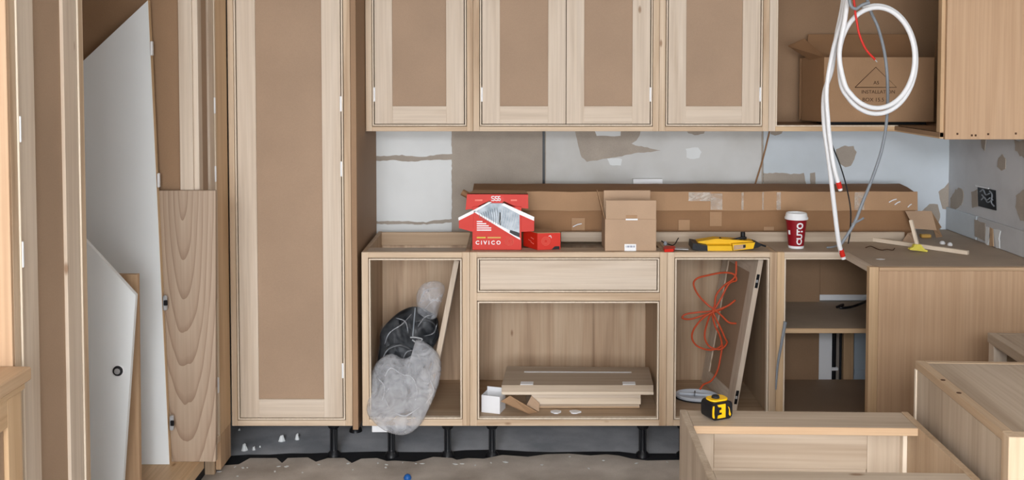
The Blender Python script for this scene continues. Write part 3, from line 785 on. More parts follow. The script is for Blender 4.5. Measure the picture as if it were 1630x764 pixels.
for (u0, u1, v0, v1) in ((910, 931, 347, 367), (1080, 1098, 350, 367), (1130, 1149, 337, 360), (1216, 1232, 361, 367)):
    p0, p1 = P(u0, v1, ya + .003), P(u1, v0, ya + .003)
    t.part('tape_patch', B(p0.x, p1.x, ya + .0035, ya + .0045, max(p0.z, ZT + .003), p1.z, ch=.0002), cardboard)
for k, (u, v, du) in enumerate(((1415, 322, 12), (1424, 326, 9), (1445, 330, 6), (912, 361, 14))):
    p = P(u, v, ya - .011); q = P(u + du, v - 5, ya - .011)
    t.part('torn_label', MB().tube([p, p.lerp(q, .5) + Vector((0, -.002, .003)), q], .0025, 5), white_pl)
# rolled tube end
p = P(736, 306, 4.375); q = P(765, 322, 4.355)
single('cardboard_roll', MB().tube([p, q], .015, 12, smooth=False), cardboard_d, 'rolled brown cardboard tube poking out left of the red box', 'tube', p, smooth=True)
# small pale boxes behind the carton
p0, p1 = P(1008, 300, 4.66), P(1055, 285, 4.66)
single('plastic_plate', B(p0.x, p1.x, 4.662, 4.6955, p0.z - .03, p1.z), white_pl, 'white plastic plate on the wall just above the long carton', 'plate', (p0.x, 4.662, p0.z))

# red power-tool box, lid opened towards the camera
yb = 4.150
x0, x1 = P(752, 396, yb).x, P(830, 396, yb).x
zt = P(790, 329, yb).z
t = Thing('red_tool_box', 'large red cardboard product box with an open house-shaped top and white lettering', 'box', ((x0 + x1) / 2, yb, ZT))
dpt = .12
cen = Vector(((x0 + x1) / 2, yb, 0))
gz = P(790, 318, yb).z                                   # underside of the top flap
t.part('front', B(x0, x1, yb, yb + .003, ZT, zt), red)
t.part('back', B(x0, x1, yb + dpt - .003, yb + dpt, ZT, zt), red)
t.part('side', B(x0, x0 + .003, yb + .0035, yb + dpt - .0035, ZT, zt), red)
t.part('side', B(x1 - .003, x1, yb + .0035, yb + dpt - .0035, ZT, zt), red)
t.part('base', B(x0 + .0035, x1 - .0035, yb + .0035, yb + dpt - .0035, ZT, ZT + .003), cardboard)
# tall lid panel at the top: trapezoid
def pz(px, Y): return [P(u, v, Y) for u, v in px]
yl = yb + .006
t.part('lid', MB().prism(pz([(741, 334), (752, 332.5), (782, 318), (797, 318), (826, 331), (841, 332), (840.5, 308.5), (743.5, 308)], yl), (0, .004, 0)), red)
t.part('lid_top', MB().prism([P(743.5, 308, yl), P(840.5, 308.5, yl), P(836, 303.5, yl + .11), P(756, 302, yl + .11)], (0, 0, -.003)), cardboard)
# side ears
t.part('side_flap', MB().prism(pz([(753, 338.5), (730.5, 351), (730.5, 363), (750, 368.5), (753, 368.5)], yb - .004), (0, .004, 0)), red)
t.part('side_flap', MB().prism(pz([(830, 338.5), (850.5, 349), (850, 368), (830, 369)], yb - .004), (0, .004, 0)), red)
t.part('flap_edge', MB().prism(pz([(754, 334), (729.5, 346.5), (730, 351.2), (754, 339.5)], yb - .006), (0, .002, 0)), white_pl)
t.part('flap_edge', MB().prism(pz([(802, 323.5), (850.5, 345.5), (850, 351.5), (827, 341.5), (798, 326)], yb - .006), (0, .002, 0)), white_pl)
# pale artwork window, printed flat on the front
t.part('print_panel', MB().prism(pz([(754, 337.5), (780, 323.5), (801, 323.5), (827, 340), (827, 379), (812, 370)], yb - .0012), (0, .0010, 0)), print_grey)
t.part('print_border', MB().prism(pz([(753.5, 337), (755.5, 335.5), (813, 368), (828, 379), (828, 382), (810, 371.5)], yb - .0022), (0, .0008, 0)), white_pl)
t.part('print_border', MB().prism(pz([(753.5, 334.5), (778, 321.5), (783, 321.5), (755, 338)], yb - .0022), (0, .0008, 0)), white_pl)
for k in range(9):
    u = 762 + k * 3.6
    t.part('print_line', MB().tube([P(u, 340 - k * 1.2, yb - .002), P(u + 2, 344 + k * .2, yb - .002), P(u + 1.5, 347 + k * 1.4, yb - .002)], .0010, 4, sub=3), grey_pl)
for k in range(7):
    u = 800 + k * 3.8
    t.part('print_line', MB().tube([P(u, 331 + k * 1.6, yb - .002), P(u - 1.5, 345 + k, yb - .002), P(u - 6, 361 + k * 1.2, yb - .002)], .0008, 4, sub=3), white_pl)
t.part('print_dark', MB().prism(pz([(795, 338), (797, 338), (797.5, 361), (794, 359)], yb - .002), (0, .0008, 0)), black)
t.part('print_dark', MB().prism(pz([(812, 366), (822, 369), (827, 371), (827, 378), (818, 374), (811, 370)], yb - .0026), (0, .0008, 0)), black)
# lettering
def front_text(t, body, px, size, mat, Y, bold=0.0, name='lettering', parent=None):
    c = P(px[0], px[1], Y)
    mb = xf(text_mesh(body, size, .0004, bold), Matrix.Translation(c) @ FRONT)
    return t.part(name, mb, mat, parent)
front_text(t, 'C I V I C O', (777, 386.5), .0225, white_pl, yb - .0012, .0007)
for k, (a, b) in enumerate([(759, 768), (759, 774), (759, 778), (759, 782), (759, 782)]):
    v = 352.5 + k * 3.4
    p0, p1 = P(a, v + 1.0, yb), P(b, v - .8, yb)
    t.part('print_text_line', B(p0.x, p1.x, yb - .0012, yb - .0003, p0.z, p1.z, ch=.0001), white_pl)
for (a, b, mt) in ((759, 773, brush_yel), (776, 797, gold)):
    p0, p1 = P(a, 379.2, yb), P(b, 377, yb)
    t.part('print_stripe', B(p0.x, p1.x, yb - .0012, yb - .0003, p0.z, p1.z, ch=.0001), mt)
pk = matte('pale_red_print', (236, 120, 104), .05, 20, .5)
for rr in (.0175, .013, .008):
    c = P(811, 384, yb - .0012)
    t.part('print_ring', MB().tube([c + Vector((math.cos(a) * rr, 0, math.sin(a) * rr * 1.05)) for a in [i * math.pi / 8 for i in range(17)]], .0008, 4, sub=2), pk)
# lid emblem and small print
c = P(791, 317.5, yl - .0012)
t.part('emblem_ground', MB().prism([c + Vector((math.cos(a) * .031, 0, math.sin(a) * .019 - .002)) for a in [i * math.pi / 10 for i in range(20)]], (0, .001, 0)), red_pl)
for (ox, w_) in ((-.014, 1), (.001, 1), (.013, .7)):
    cc = P(790, 316, yl - .002) + Vector((ox, 0, 0))
    t.part('emblem', MB().tube([cc + Vector((.006 * w_, 0, .009)), cc + Vector((-.005 * w_, 0, .008)), cc + Vector((-.004 * w_, 0, .001)), cc + Vector((.006 * w_, 0, -.002)), cc + Vector((.003 * w_, 0, -.009)), cc + Vector((-.007 * w_, 0, -.007))], .0022, 5, sub=4), white_pl)
for (a, b) in ((756, 768), (813, 823)):
    p0, p1 = P(a, 320, yl), P(b, 317.3, yl)
    t.part('print_text_line', B(p0.x, p1.x, yl - .0012, yl - .0003, p0.z, p1.z, ch=.0001), pk)

# small red box beside it, turned
p = PZ(855.5, 398, ZT)
t = Thing('red_small_box', 'small red cardboard box with a brown top beside the large red box', 'box', p, R(0), local=True)
pa = P(855.5, 398, p.y) - p; pb = P(892, 396, p.y + .02) - p; pc = P(833, 391, p.y + .11) - p
hh = P(855.5, 371.5, p.y).z - p.z
A, Bq, Cq = Vector((0, 0, 0)), Vector((pb.x, .015, 0)), Vector((pc.x * 1.0, .10, 0))
Dq = Bq + Cq
t.part('carton', MB().prism([A, Bq, Dq, Cq], (0, 0, hh)), red)
t.part('top', MB().prism([q + Vector((0, 0, hh)) for q in (A, Bq, Dq, Cq)], (0, 0, .002)), cardboard)
fx = (Bq - A).normalized(); fn = Vector((fx.y, -fx.x, 0))
def onface(s_, z_, d=.0008): return A + fx * s_ + Vector((0, 0, z_)) + fn * d
for rr in (.018, .013, .008):
    t.part('print_ring', MB().tube([onface(.036 + math.cos(a) * rr, hh * .52 + math.sin(a) * rr) for a in [i * math.pi / 8 for i in range(17)]], .0009, 4, sub=2), pk)
t.part('print_mark', MB().tube([onface(.048, hh * .80), onface(.056, hh * .84), onface(.060, hh * .70)], .0018, 4, sub=3), white_pl)
t.part('print_mark', MB().prism([onface(.060, .001, .0), onface(.095, .001, .0), onface(.095, .014, .0), onface(.075, .014, .0)], fn * .0012), black)
sx_ = (Cq - A).normalized(); sn = Vector((-sx_.y, sx_.x, 0)) * -1
sn = Vector((-abs(sx_.y), -abs(sx_.x), 0))
for (a, z_) in ((.03, .042), (.05, .03), (.03, .022)):
    c0 = A + sx_ * a + Vector((0, 0, z_)) + sn * .0006
    t.part('print_mark', MB().tube([c0, c0 + sx_ * .022 + Vector((0, 0, .004))], .002, 4, smooth=False), pk)

# tall brown carton with stepped flaps
y0 = 4.128
x0, x1 = P(963, 400, y0).x, P(1044.5, 400, y0).x
zA = P(1000, 349, y0).z; zB_ = P(1000, 319, y0 + .004).z; zC_ = P(1000, 303, y0 + .10).z
t = Thing('brown_carton', 'plain brown cardboard box with upright flaps and a white barcode label', 'box', ((x0 + x1) / 2, y0, ZT))
t.part('front', B(x0, x1, y0, y0 + .004, ZT, zA), cardboard_l)
t.part('side', B(x0, x0 + .004, y0 + .0045, y0 + .15, ZT, zA), cardboard_l)
t.part('side', B(x1 - .004, x1, y0 + .0045, y0 + .15, ZT, zA), cardboard_l)
t.part('back', B(x0, x1, y0 + .151, y0 + .155, ZT, zA), cardboard_l)
t.part('front_flap', B(x0 + .003, x1, y0 + .005, y0 + .009, zA - .01, zB_), cardboard_l)
t.part('back_flap', B(x0 + .003, x1 - .012, y0 + .10, y0 + .104, zA - .01, zC_), cardboard_l)
t.part('side_flap', MB().prism([Vector((x0 - .001, y0 + .02, zA)), Vector((x0 - .001, y0 + .14, zA)), Vector((x0 - .026, y0 + .13, zA + .11)), Vector((x0 - .026, y0 + .11, zA + .11))], (.003, 0, 0)), cardboard)
t.part('top_band', B(x0 + .004, x1 - .004, y0 + .012, y0 + .098, zA - .012, zA - .008), cardboard)
p0, p1 = P(996, 350.5, y0), P(1015, 348, y0)
t.part('handle_slot', B(p0.x, p1.x, y0 - .0015, y0 - .0003, p0.z, p1.z, ch=.0002), white_pl)
t.part('handle_tab', B(p0.x + .002, p1.x - .002, y0 + .0035, y0 + .0048, p1.z + .0005, p1.z + .014, ch=.0002), cardboard)
p0, p1 = P(994, 399.5, y0), P(1012.5, 388.5, y0)
lb = t.part('label', B(p0.x, p1.x, y0 - .0015, y0 - .0003, max(p0.z, ZT), p1.z, ch=.0002), white_pl)
for k in range(9):
    xx = p0.x + .006 + k * .0042
    t.part('barcode_bar', B(xx, xx + .0014 + .001 * (k % 3), y0 - .0022, y0 - .0016, p1.z - .014, p1.z - .006, ch=.0001), matte('print_blue_grey', (120, 126, 150), .05, 10, .6), lb)

# yellow and black hand tool
p = PZ(1153, 400, ZT); Yt = p.y + .01
t = Thing('yellow_hand_tool', 'yellow and black hand tool with a curved black handle lying on the counter', 'tool', (p.x, Yt, ZT))
def tp_(px, d=0.0): return [P(u, v, Yt + d) for u, v in px]
def lift(q):
    for a in q: a.z = max(a.z, ZT)
    return q
t.part('body', MB().prism(lift(tp_([(1126, 391.5), (1165, 391.5), (1166, 400), (1141, 401.5), (1126, 401)])), (0, .10, .012)), yellow)
t.part('body_top', MB().prism(lift(tp_([(1104, 391), (1112, 384.5), (1140, 380), (1200, 384), (1206, 388), (1165, 391), (1127, 391.5)], .03)), (0, .06, 0)), yellow)
t.part('end_cap', MB().prism(lift(tp_([(1103, 387), (1126, 391), (1126.5, 400), (1116, 399.5), (1102, 397)], -.002)), (0, .09, .004)), black)
t.part('grip_side', MB().prism(lift(tp_([(1166, 388.5), (1202, 386), (1199, 396), (1167, 399)], .004)), (0, .07, 0)), yellow)
t.part('name_plate', MB().prism(lift(tp_([(1168, 390.5), (1186, 389), (1186, 396), (1168, 398)], .0025)), (0, .0016, 0)), cardboard_l)
t.part('vent', MB().prism(lift(tp_([(1183, 390), (1187, 389.5), (1187, 394), (1183, 394.5)], .0015)), (0, .0016, 0)), black)
t.part('nose', MB().prism(lift(tp_([(1201, 384), (1207, 386), (1212, 391), (1207, 394), (1199, 395)], .01)), (0, .05, 0)), black)
t.part('nose_tip', MB().tube(tp_([(1207, 388), (1213, 390), (1219, 392)], .03), .004, 8), blackrub, smooth=True)
t.part('handle', MB().tube(tp_([(1145, 379), (1150, 382), (1160, 382.5), (1172, 381), (1182, 378.5), (1188, 379)], .05), .006, 10), black, smooth=True)
t.part('handle_post', MB().tube([P(1182.5, 382, Yt + .06), P(1182.5, 369, Yt + .06)], .010, 12, smooth=False), black, smooth=True)
# red handled scraper and loose wires
p = PZ(1065, 396, ZT + .006)
t = Thing('red_scraper', 'small red-handled scraper with a pale blade lying beside the brown box', 'tool', (p.x, p.y, ZT))
t.part('handle', MB().prism([PZ(u, v, ZT + .014) for u, v in ((1056, 394), (1058, 391.5), (1072, 391), (1075, 393), (1072, 396), (1058, 397))], (0, 0, -.012)), red_pl)
t.part('blade', MB().prism([PZ(u, v, ZT + .008) for u, v in ((1075, 393), (1096, 394.5), (1096, 397), (1074, 396))], (0, 0, -.002)), steel)
t.part('knob', MB().lathe([(.007, 0), (.008, .008), (.004, .016)], Matrix.Translation(PZ(1059, 390, ZT + .014)), 10), grey_pl)
single('loose_wire', MB().tube([PZ(1046, 380, ZT + .003), PZ(1052, 383, ZT + .004), PZ(1060, 387, ZT + .003), PZ(1072, 390, ZT + .003), PZ(1080, 379, ZT + .02)], .0022, 6), blackrub, 'thin dark wire curling over the counter behind the red scraper', 'wire', PZ(1060, 387, ZT), smooth=True)

# paper cup
p = PZ(1267, 394.5, ZT); s_ = 1571 / 4.25
t = Thing('paper_cup', 'dark red takeaway coffee cup with white lid and white lettering', 'cup', p, local=True)
hb = .128
def cupr(z): return .0315 + (.0445 - .0315) * z / hb
t.part('cup_wall', MB().lathe([(cupr(.012), .012), (cupr(.05), .05), (cupr(hb), hb)], None, 32), cup_red, smooth=True)
t.part('foot_band', MB().lathe([(.030, 0), (.0325, 0.001), (.0335, .0118)], None, 32), white_pl, smooth=True)
t.part('lid', MB().lathe([(.0465, hb - .004), (.049, hb - .003), (.049, hb + .004), (.0465, hb + .007), (.0435, hb + .021), (.0415, hb + .024), (.038, hb + .024), (.036, hb + .017), (.004, hb + .016)], None, 32), white_pl, smooth=True)
mb = xf(text_mesh('CUTO', .034, .0006, .0012), Matrix.Rotation(R(90), 4, 'Z'))
vs = []
for (x, y, z) in mb.v:
    zz = .066 + y; ang = (x) / .038 + R(8); rr = cupr(zz) + .0006 + z
    vs.append((math.sin(ang) * rr, -math.cos(ang) * rr, zz))
mb.v = vs; t.part('lettering', mb, white_pl)
m = MB().box(-.005, .005, -.0008, .0008, -.009, .009)
m.v = [(math.sin(R(-62) + x / .038) * (cupr(.07 + z) + .0006 + y), -math.cos(R(-62) + x / .038) * (cupr(.07 + z) + .0006 + y), .07 + z) for x, y, z in m.v]
t.part('small_print', m, white_pl)

# long batten, brush, cardboard piece and scraps on the corner top
a, b = PZ(1389, 384, ZT + .001), PZ(1541, 405.5, ZT + .001)
d_ = (b - a); L = d_.length; ang = math.atan2(d_.y, d_.x)
t = Thing('timber_batten', 'long thin pale timber batten lying across the corner counter', 'batten', a, ang)
t.part('batten', B(0, L, -.009, .009, 0, .017), wood('bead', 'X'))
p = PZ(1464, 401, ZT)
t = Thing('wallpaper_brush', 'yellow bristled brush with a wooden stick handle propped on the batten', 'brush', p, local=True)
loc = lambda u, v, y: P(u, v, p.y + y) - p
t.part('bristles', MB().prism([loc(1448.5, 398, 0), loc(1448.5, 400, 0), loc(1476, 403.2, 0), loc(1477, 401, 0), loc(1472, 399, 0), loc(1466, 391.5, 0), loc(1456, 391.5, 0), loc(1454, 396, 0)], (0, .02, 0)), brush_yel)
for q in t.e.children:
    mz = min(v.co.z for v in q.data.vertices)
    for v in q.data.vertices: v.co.z -= min(mz, 0)
h0, h1 = loc(1461, 393, .012), loc(1450, 350.5, .055)
t.part('handle', MB().tube([h0, h1], .009, 4, smooth=False), wood('bead', 'Z'))
# propped cardboard offcut
t = Thing('cardboard_offcut', 'folded brown cardboard offcut propped up in the corner behind the brush', 'cardboard', PZ(1465, 378, ZT), local=True)
o = PZ(1465, 378, ZT)
lc = lambda u, v, Y: P(u, v, Y) - o
yq = 4.335
t.part('upper_flap', MB().prism([lc(1441, 336, yq + .02), lc(1483, 336, yq + .05), lc(1491, 366.5, yq - .01), lc(1456, 364, yq - .03)], (0, .004, 0)), cardboard_l)
t.part('side_flap', MB().prism([lc(1483, 337, yq + .052), lc(1499, 362, yq + .05), lc(1491, 366, yq - .005)], (0, .004, 0)), cardboard)
t.part('lower_flap', MB().prism([PZ(1434, 388, ZT + .002) - o, PZ(1445, 372, ZT + .04) - o, PZ(1456, 370, ZT + .04) - o, PZ(1458, 388, ZT + .002) - o], (0, 0, .003)), cardboard_l)
t.part('prop', MB().prism([PZ(1486, 367, ZT + .028) - o, PZ(1490, 378, ZT + .001) - o, PZ(1500, 377, ZT + .001) - o, PZ(1494, 365, ZT + .028) - o], (0, 0, .003)), cardboard)
p = PZ(1476, 379, ZT)
single('offcut_block', B(p.x - .025, p.x + .02, p.y, p.y + .03, ZT, ZT + .016, ch=.004), gold, 'small yellowish block under the propped cardboard offcut', 'block', p)
for i, (u, v, r_, lab) in enumerate(((1500, 388.5, .011, 'white plastic fitting left of its neighbour beside the timber batten'), (1512, 391, .010, 'smaller white plastic fitting at the right beside the timber batten'))):
    p = PZ(u, v, ZT)
    single('plastic_fitting', MB().lathe([(r_, 0), (r_ * 1.1, .006), (r_ * .7, .012), (r_ * .3, .014)], Matrix.Translation(p), 12), white_pl, lab, 'fitting', p, smooth=True)
single('loose_wire', MB().tube([PZ(u, v, ZT + .003) for u, v in ((1378, 394), (1386, 392), (1396, 396), (1404, 398), (1412, 397), (1421, 398), (1424, 395))], .002, 6), ink, 'thin dark wire lying in front of the timber batten on the corner counter', 'wire', PZ(1396, 396, ZT), smooth=True)
p = PZ(1402, 413, ZT)
single('paper_scrap', MB().prism([PZ(u, v, ZT + .0005) for u, v in ((1394, 412.5), (1402, 411.5), (1409, 413), (1401, 414))], (0, 0, .001)), white_pl, 'tiny white scrap near the front of the corner counter', 'scrap', p)

# socket box in the right wall
c = PX(1571, 315, XR - .006)
t = Thing('socket_box', 'open black electrical back box with loose wires in the right wall', 'socket', c, local=True)
def sq(u, v, d): return PX(u, v, XR - d) - c
t.part('box', MB().prism([sq(1556, 297, .004), sq(1584, 303, .004), sq(1585, 335, .004), sq(1557, 328, .004)], (.0035, 0, 0)), black)
t.part('rim', MB().prism([sq(1552, 294.5, .009), sq(1573, 299, .009), sq(1573, 301, .009), sq(1553, 297, .009)], (.004, 0, 0)), white_pl)
for path in (((1560, 305), (1565, 302), (1569, 310), (1575, 308)), ((1562, 318), (1567, 314), (1572, 322), (1580, 318)), ((1575, 304), (1579, 310), (1578, 322), (1582, 328)), ((1563, 310), (1570, 318), (1576, 315))):
    t.part('wire', MB().tube([sq(u, v, .014) for u, v in path], .003, 5, sub=4), grey_pl, smooth=True)

# ================================================================== HANGING CABLES
yc = 3.86
def hang(name, px, r, mat, label, ends=None, dy=0.0, cat='cable'):
    q = [P(u, v, yc + dy + (k[0] if k else 0)) for u, v, *k in px]
    base = min(q, key=lambda a: a.z).copy()
    t = Thing(name, label, cat, base)
    t.part('sheath', MB().tube(q, r, 12, sub=10), mat, smooth=True)
    return t, q
def px_ellipse(cx, cy, rx, ry, a0, a1, n, drift=0.0, tilt=0.0):
    o = []
    for i in range(n + 1):
        a = R(a0 + (a1 - a0) * i / n)
        x, y = rx * math.cos(a), -ry * math.sin(a)
        o.append((cx + x * math.cos(tilt) - y * math.sin(tilt), cy + x * math.sin(tilt) + y * math.cos(tilt), drift * i / n))
    return o
top = [(1352, -284), (1350, -160), (1346, -40)]
loopA = px_ellipse(1394, 93, 61.5, 85, 128, -228, 22, -.03)
t, q = hang('white_cable', top + [(1341, 10), (1331, 60), (1324, 110, .01)] + [(1328, 95), ][:0] + [(1312, 150, .02), (1312, 200, .03), (1320, 260, .03), (1328, 330, .05), (1335, 385, .07), (1343, 412, .08)], .0092, white_pl, 'thick white cable hanging to the counter front with a red taped end')
a, b = q[-2].lerp(q[-1], .45), q[-2].lerp(q[-1], .85)
t.part('red_tape', MB().tube([a, b], .0105, 12, smooth=False), red_pl, smooth=True)
t, q = hang('white_cable', [(1344, -284), (1343, -160), (1345, -40), (1342, 20), (1326, 80), (1316, 140, .01), (1318, 190, .02), (1322, 230, .03), (1328, 268, .03), (1338, 303, .04)], .0085, white_pl, 'shorter white cable hanging with a red taped end above the counter', dy=-.03)
a, b = q[-2].lerp(q[-1], .62), q[-2].lerp(q[-1], .9)
t.part('red_tape', MB().tube([a, b], .0105, 12, smooth=False), red_pl, smooth=True)
lp = [(1350, -284), (1349, -160), (1350, -40), (1348, 10)]
l1 = px_ellipse(1396, 92, 62, 84, 192, -220, 22, -.045)
l2 = px_ellipse(1393, 96, 57, 82, 140, -250, 22, -.01)
lpts = [(1355, -284, -.04), (1354, -150, -.04), (1351, -30, -.04), (1345, 30, -.04), (1336, 85, -.04)] + [(u, v, -.04 + k * .5) for u, v, k in px_ellipse(1396, 92, 60, 80, 192, 540, 20, .06)][1:] + [(u, v, .0) for u, v, k in px_ellipse(1395, 95, 63, 86, 190, 470, 16, .0)][1:]
t, q = hang('white_cable_coil', lpts, .0092, white_pl, 'white cable wound into a large hanging loop', cat='cable', dy=-.045)
t, q = hang('grey_cable', [(1372, -284), (1374, -100), (1378, -20), (1385, 15), (1398, 45), (1409, 90), (1413, 140), (1411, 195), (1403, 240), (1388, 285), (1372, 325), (1360, 355), (1346, 378), (1336, 392, -.0)], .0062, grey_pl, 'grey cable curving down through the loop to the counter', dy=.115)
t.part('branch', MB().tube([P(1356, 357, yc + .115), P(1368, 351, yc + .105), P(1375, 347, yc + .095)], .004, 8), grey_pl, smooth=True)
t, q = hang('grey_cable_end', [(1345, -284), (1350, -60), (1352, 0), (1361, 14), (1372, 8), (1384, 4)], .006, grey_pl, 'short grey cable tail hooked over the top of the white loop', dy=-.15)
t, q = hang('red_wire', [(1358, -284), (1358, -40), (1361, 15), (1364, 35), (1368, 55), (1378, 78), (1393, 95)], .0042, red_pl, 'short red wire hanging inside the white loop', dy=-.125)
t.part('bare_tip', MB().tube([q[-1], q[-1] + (q[-1] - q[-2]).normalized() * .012], .002, 6, smooth=False), steel)
t, q = hang('black_wire', [(1346, -284), (1343, 0), (1330, 70), (1317, 130), (1315, 180), (1322, 222), (1338, 265), (1348, 300), (1354, 335), (1353, 370), (1350, 388)], .0028, black, 'thin black wire hanging behind the white cables', dy=.19)
# wire nut and scraps where the cables touch the counter
p = PZ(1333, 395, ZT)
single('cable_clip', MB().tube([PZ(1316, 394, ZT + .004), PZ(1326, 393, ZT + .008), PZ(1336, 389, ZT + .01)], .004, 8), grey_pl, 'short grey clip lying on the counter by the cable ends', 'clip', p, smooth=True)

# opened cardboard box in the corner wall cabinet
yz = 4.405; zf = UZ0 + .0245
t = Thing('open_carton', 'opened brown cardboard box with a printed triangle inside the corner wall cabinet', 'box', (P(1400, 190, yz).x, yz, zf))
xl, xm, xr_ = P(1288, 150, yz + .05).x, P(1311, 150, yz).x, P(1487, 150, yz).x
z0 = zf + .014; z1 = P(1400, 91, yz).z
t.part('front', B(xm, xr_, yz, yz + .004, z0, z1), cardboard)
t.part('left_side', MB().prism([Vector((xm, yz, z0)), Vector((xl, yz + .16, z0)), Vector((xl, yz + .16, z1 + .0)), Vector((xm, yz, z1))], (.004, .004, 0)), cardboard_d)
t.part('right_side', B(xr_ - .004, xr_, yz + .0045, yz + .2, z0, z1), cardboard_d)
t.part('back', B(xl, xr_, yz + .2, yz + .204, z0, z1), cardboard_d)
t.part('bottom', B(xm + .004, xr_ - .0045, yz + .0045, yz + .199, z0, z0 + .004), cardboard_d)
t.part('skid', B(xm + .02, xr_ - .02, yz + .03, yz + .16, zf, zf + .0135), black)
t.part('left_flap', MB().prism([P(1290, 96, yz + .10), P(1313, 91, yz + .0), P(1280, 61, yz - .03), P(1254, 73, yz + .06)], (.003, .003, -.002)), cardboard_d)
t.part('back_flap', MB().prism([Vector((xm - .02, yz + .198, z1)), Vector((xr_, yz + .198, z1)), Vector((xr_ - .01, yz + .24, z1 + .11)), Vector((xm, yz + .24, z1 + .11))], (0, .004, 0)), cardboard_d)
t.part('right_flap', MB().prism([P(1487, 91, yz + .005), P(1488, 80, yz + .19), P(1500, 36, yz + .19), P(1497, 50, yz + .02)], (.004, 0, 0)), cardboard_d)
yi = yz - .0012
tri = [P(1361, 139, yi), P(1394, 107, yi), P(1427, 139, yi), P(1361, 139, yi)]
t.part('print_triangle', MB().tube(tri, .0016, 4, smooth=False), ink)
p0, p1 = P(1290, 139, yi), P(1465, 138.4, yi)
for (u0, u1, v0, v1) in ():
    pass
front_text(t, 'A5', (1395, 132), .022, ink, yi)
for (body, u, v, s__) in (('INSTALLATION', 1398, 146.5, .022), ('BOX 15.5', 1390, 159, .024)):
    front_text(t, body, (u, v), s__, ink, yi)

# ================================================================== INSIDE THE BASE UNITS
ZI = BZ0 + .0305
# loose shaker door leaning in the third unit
def bar(a, b, wv, tv):
    """box between a and b with width vector wv and thickness vector tv"""
    a, b, wv, tv = Vector(a), Vector(b), Vector(wv), Vector(tv)
    vs = [a, a + wv, a + wv + tv, a + tv, b, b + wv, b + wv + tv, b + tv]
    return MB().add([tuple(v) for v in vs], [(0, 1, 2, 3), (4, 5, 6, 7), (0, 1, 5, 4), (1, 2, 6, 5), (2, 3, 7, 6), (3, 0, 4, 7)])
def leaning_door(name, label, foot, head, depth, back_shift, st=.07, th=.022, hinges=(), shade='poplar'):
    foot, head = Vector(foot), Vector(head)
    u = (head - foot).normalized(); L = (head - foot).length
    wv = Vector((back_shift, depth, 0)); wn = wv.normalized(); wl = wv.length
    tn = u.cross(wn).normalized()
    if tn.x < 0: tn = -tn
    t = Thing(name, label, 'door', foot)
    sheet = t.part('panel', bar(foot + wn * st * .9 + u * st * .9 + tn * .006, foot + wn * st * .9 + u * (L - st * .9) + tn * .006, wn * (wl - st * 1.8), tn * .008), mdf)
    t.part('door_stile', bar(foot, head, wn * st, tn * th), wood(shade, 'Z'))
    t.part('door_stile', bar(foot + wn * (wl - st), head + wn * (wl - st), wn * st, tn * th), wood(shade, 'Z'))
    t.part('door_rail', bar(foot + wn * st, foot + wn * st + u * st, wn * (wl - 2 * st), tn * th), wood(shade, 'Y'))
    t.part('door_rail', bar(head + wn * st - u * st, head + wn * st, wn * (wl - 2 * st), tn * th), wood(shade, 'Y'))
    for f in hinges:
        c = foot + u * (L * f) - wn * .001 + tn * .004
        h = t.part('hinge', bar(c - u * .03, c + u * .03, -wn * .003, tn * .012), black)
        t.part('hinge_screw', bar(c - u * .006, c + u * .006, -wn * .005, tn * .008), steel, h)
    return t
f3 = P(1165, 640, 4.20); f3.z = ZI + .001; h3 = P(1207.5, 413, 4.175)
h3.z = min(h3.z, BZ1 - .03)
leaning_door('cabinet_door', 'loose shaker door with black hinges leaning inside the cabinet with the orange cord', f3, h3, .40, -.055, hinges=(.09, .86))
f1 = P(678, 645, 4.28); f1.z = ZI + .001; h1 = P(723, 414, 4.27); h1.z = min(h1.z, BZ1 - .03)
leaning_door('cabinet_door', 'loose shaker door leaning behind the plastic bag in the left open cabinet', f1, h1, .30, .0)
# orange cord
yo = 4.33
cord = [(1172, 418, 0), (1170, 432, 0), (1150, 428, .02), (1128, 436, .03), (1118, 458, .03), (1130, 482, .02), (1145, 496, 0), (1160, 470, -.01), (1168, 440, -.01), (1155, 430, 0), (1140, 440, .01), (1132, 470, .01), (1134, 500, .01), (1124, 520, .01),
        (1100, 545, .02), (1087, 500, .02), (1090, 494, .02), (1110, 494, .01), (1140, 487, 0), (1160, 480, -.02), (1170, 474, -.03), (1172, 478, -.03), (1150, 490, -.02), (1115, 500, 0), (1102, 520, .02), (1108, 545, .02), (1130, 556, .01), (1145, 545, 0), (1140, 520, 0), (1128, 496, 0), (1122, 530, .0), (1128, 550, 0),
        (1150, 548, -.01), (1156, 535, -.02), (1148, 520, -.02), (1138, 500, -.02), (1150, 500, -.03), (1165, 512, -.04), (1177, 515, -.04)]
cord = [(1172, 416, -.02), (1170, 440, -.02), (1152, 455, 0), (1140, 470, .01), (1136, 490, .01), (1122, 481, .02), (1110, 467, .02), (1104, 452, .02), (1110, 443, .02), (1128, 438, .02), (1150, 434, .0), (1167, 436, -.02), (1172, 446, -.02), (1160, 452, 0), (1146, 478, .01), (1134, 494, .01), (1112, 497, .01), (1092, 500, .02), (1086, 506, .02), (1098, 508, .02), (1120, 502, .01), (1145, 494, 0), (1162, 484, -.02), (1170, 478, -.02),
        (1158, 487, -.03), (1136, 496, -.03), (1118, 507, -.02), (1104, 525, -.01), (1102, 540, 0), (1112, 552, 0), (1132, 557, 0), (1148, 550, 0), (1146, 535, 0), (1138, 518, .0), (1132, 500, 0), (1124, 520, .01), (1122, 538, .01), (1130, 552, .01), (1147, 556, -.01), (1157, 546, -.02), (1154, 538, -.03), (1146, 520, -.03), (1136, 500, -.03), (1136, 492, -.03), (1148, 502, -.04), (1160, 513, -.05), (1172, 515, -.05)]
q = [P(u, v, yo + k) for u, v, k in cord]
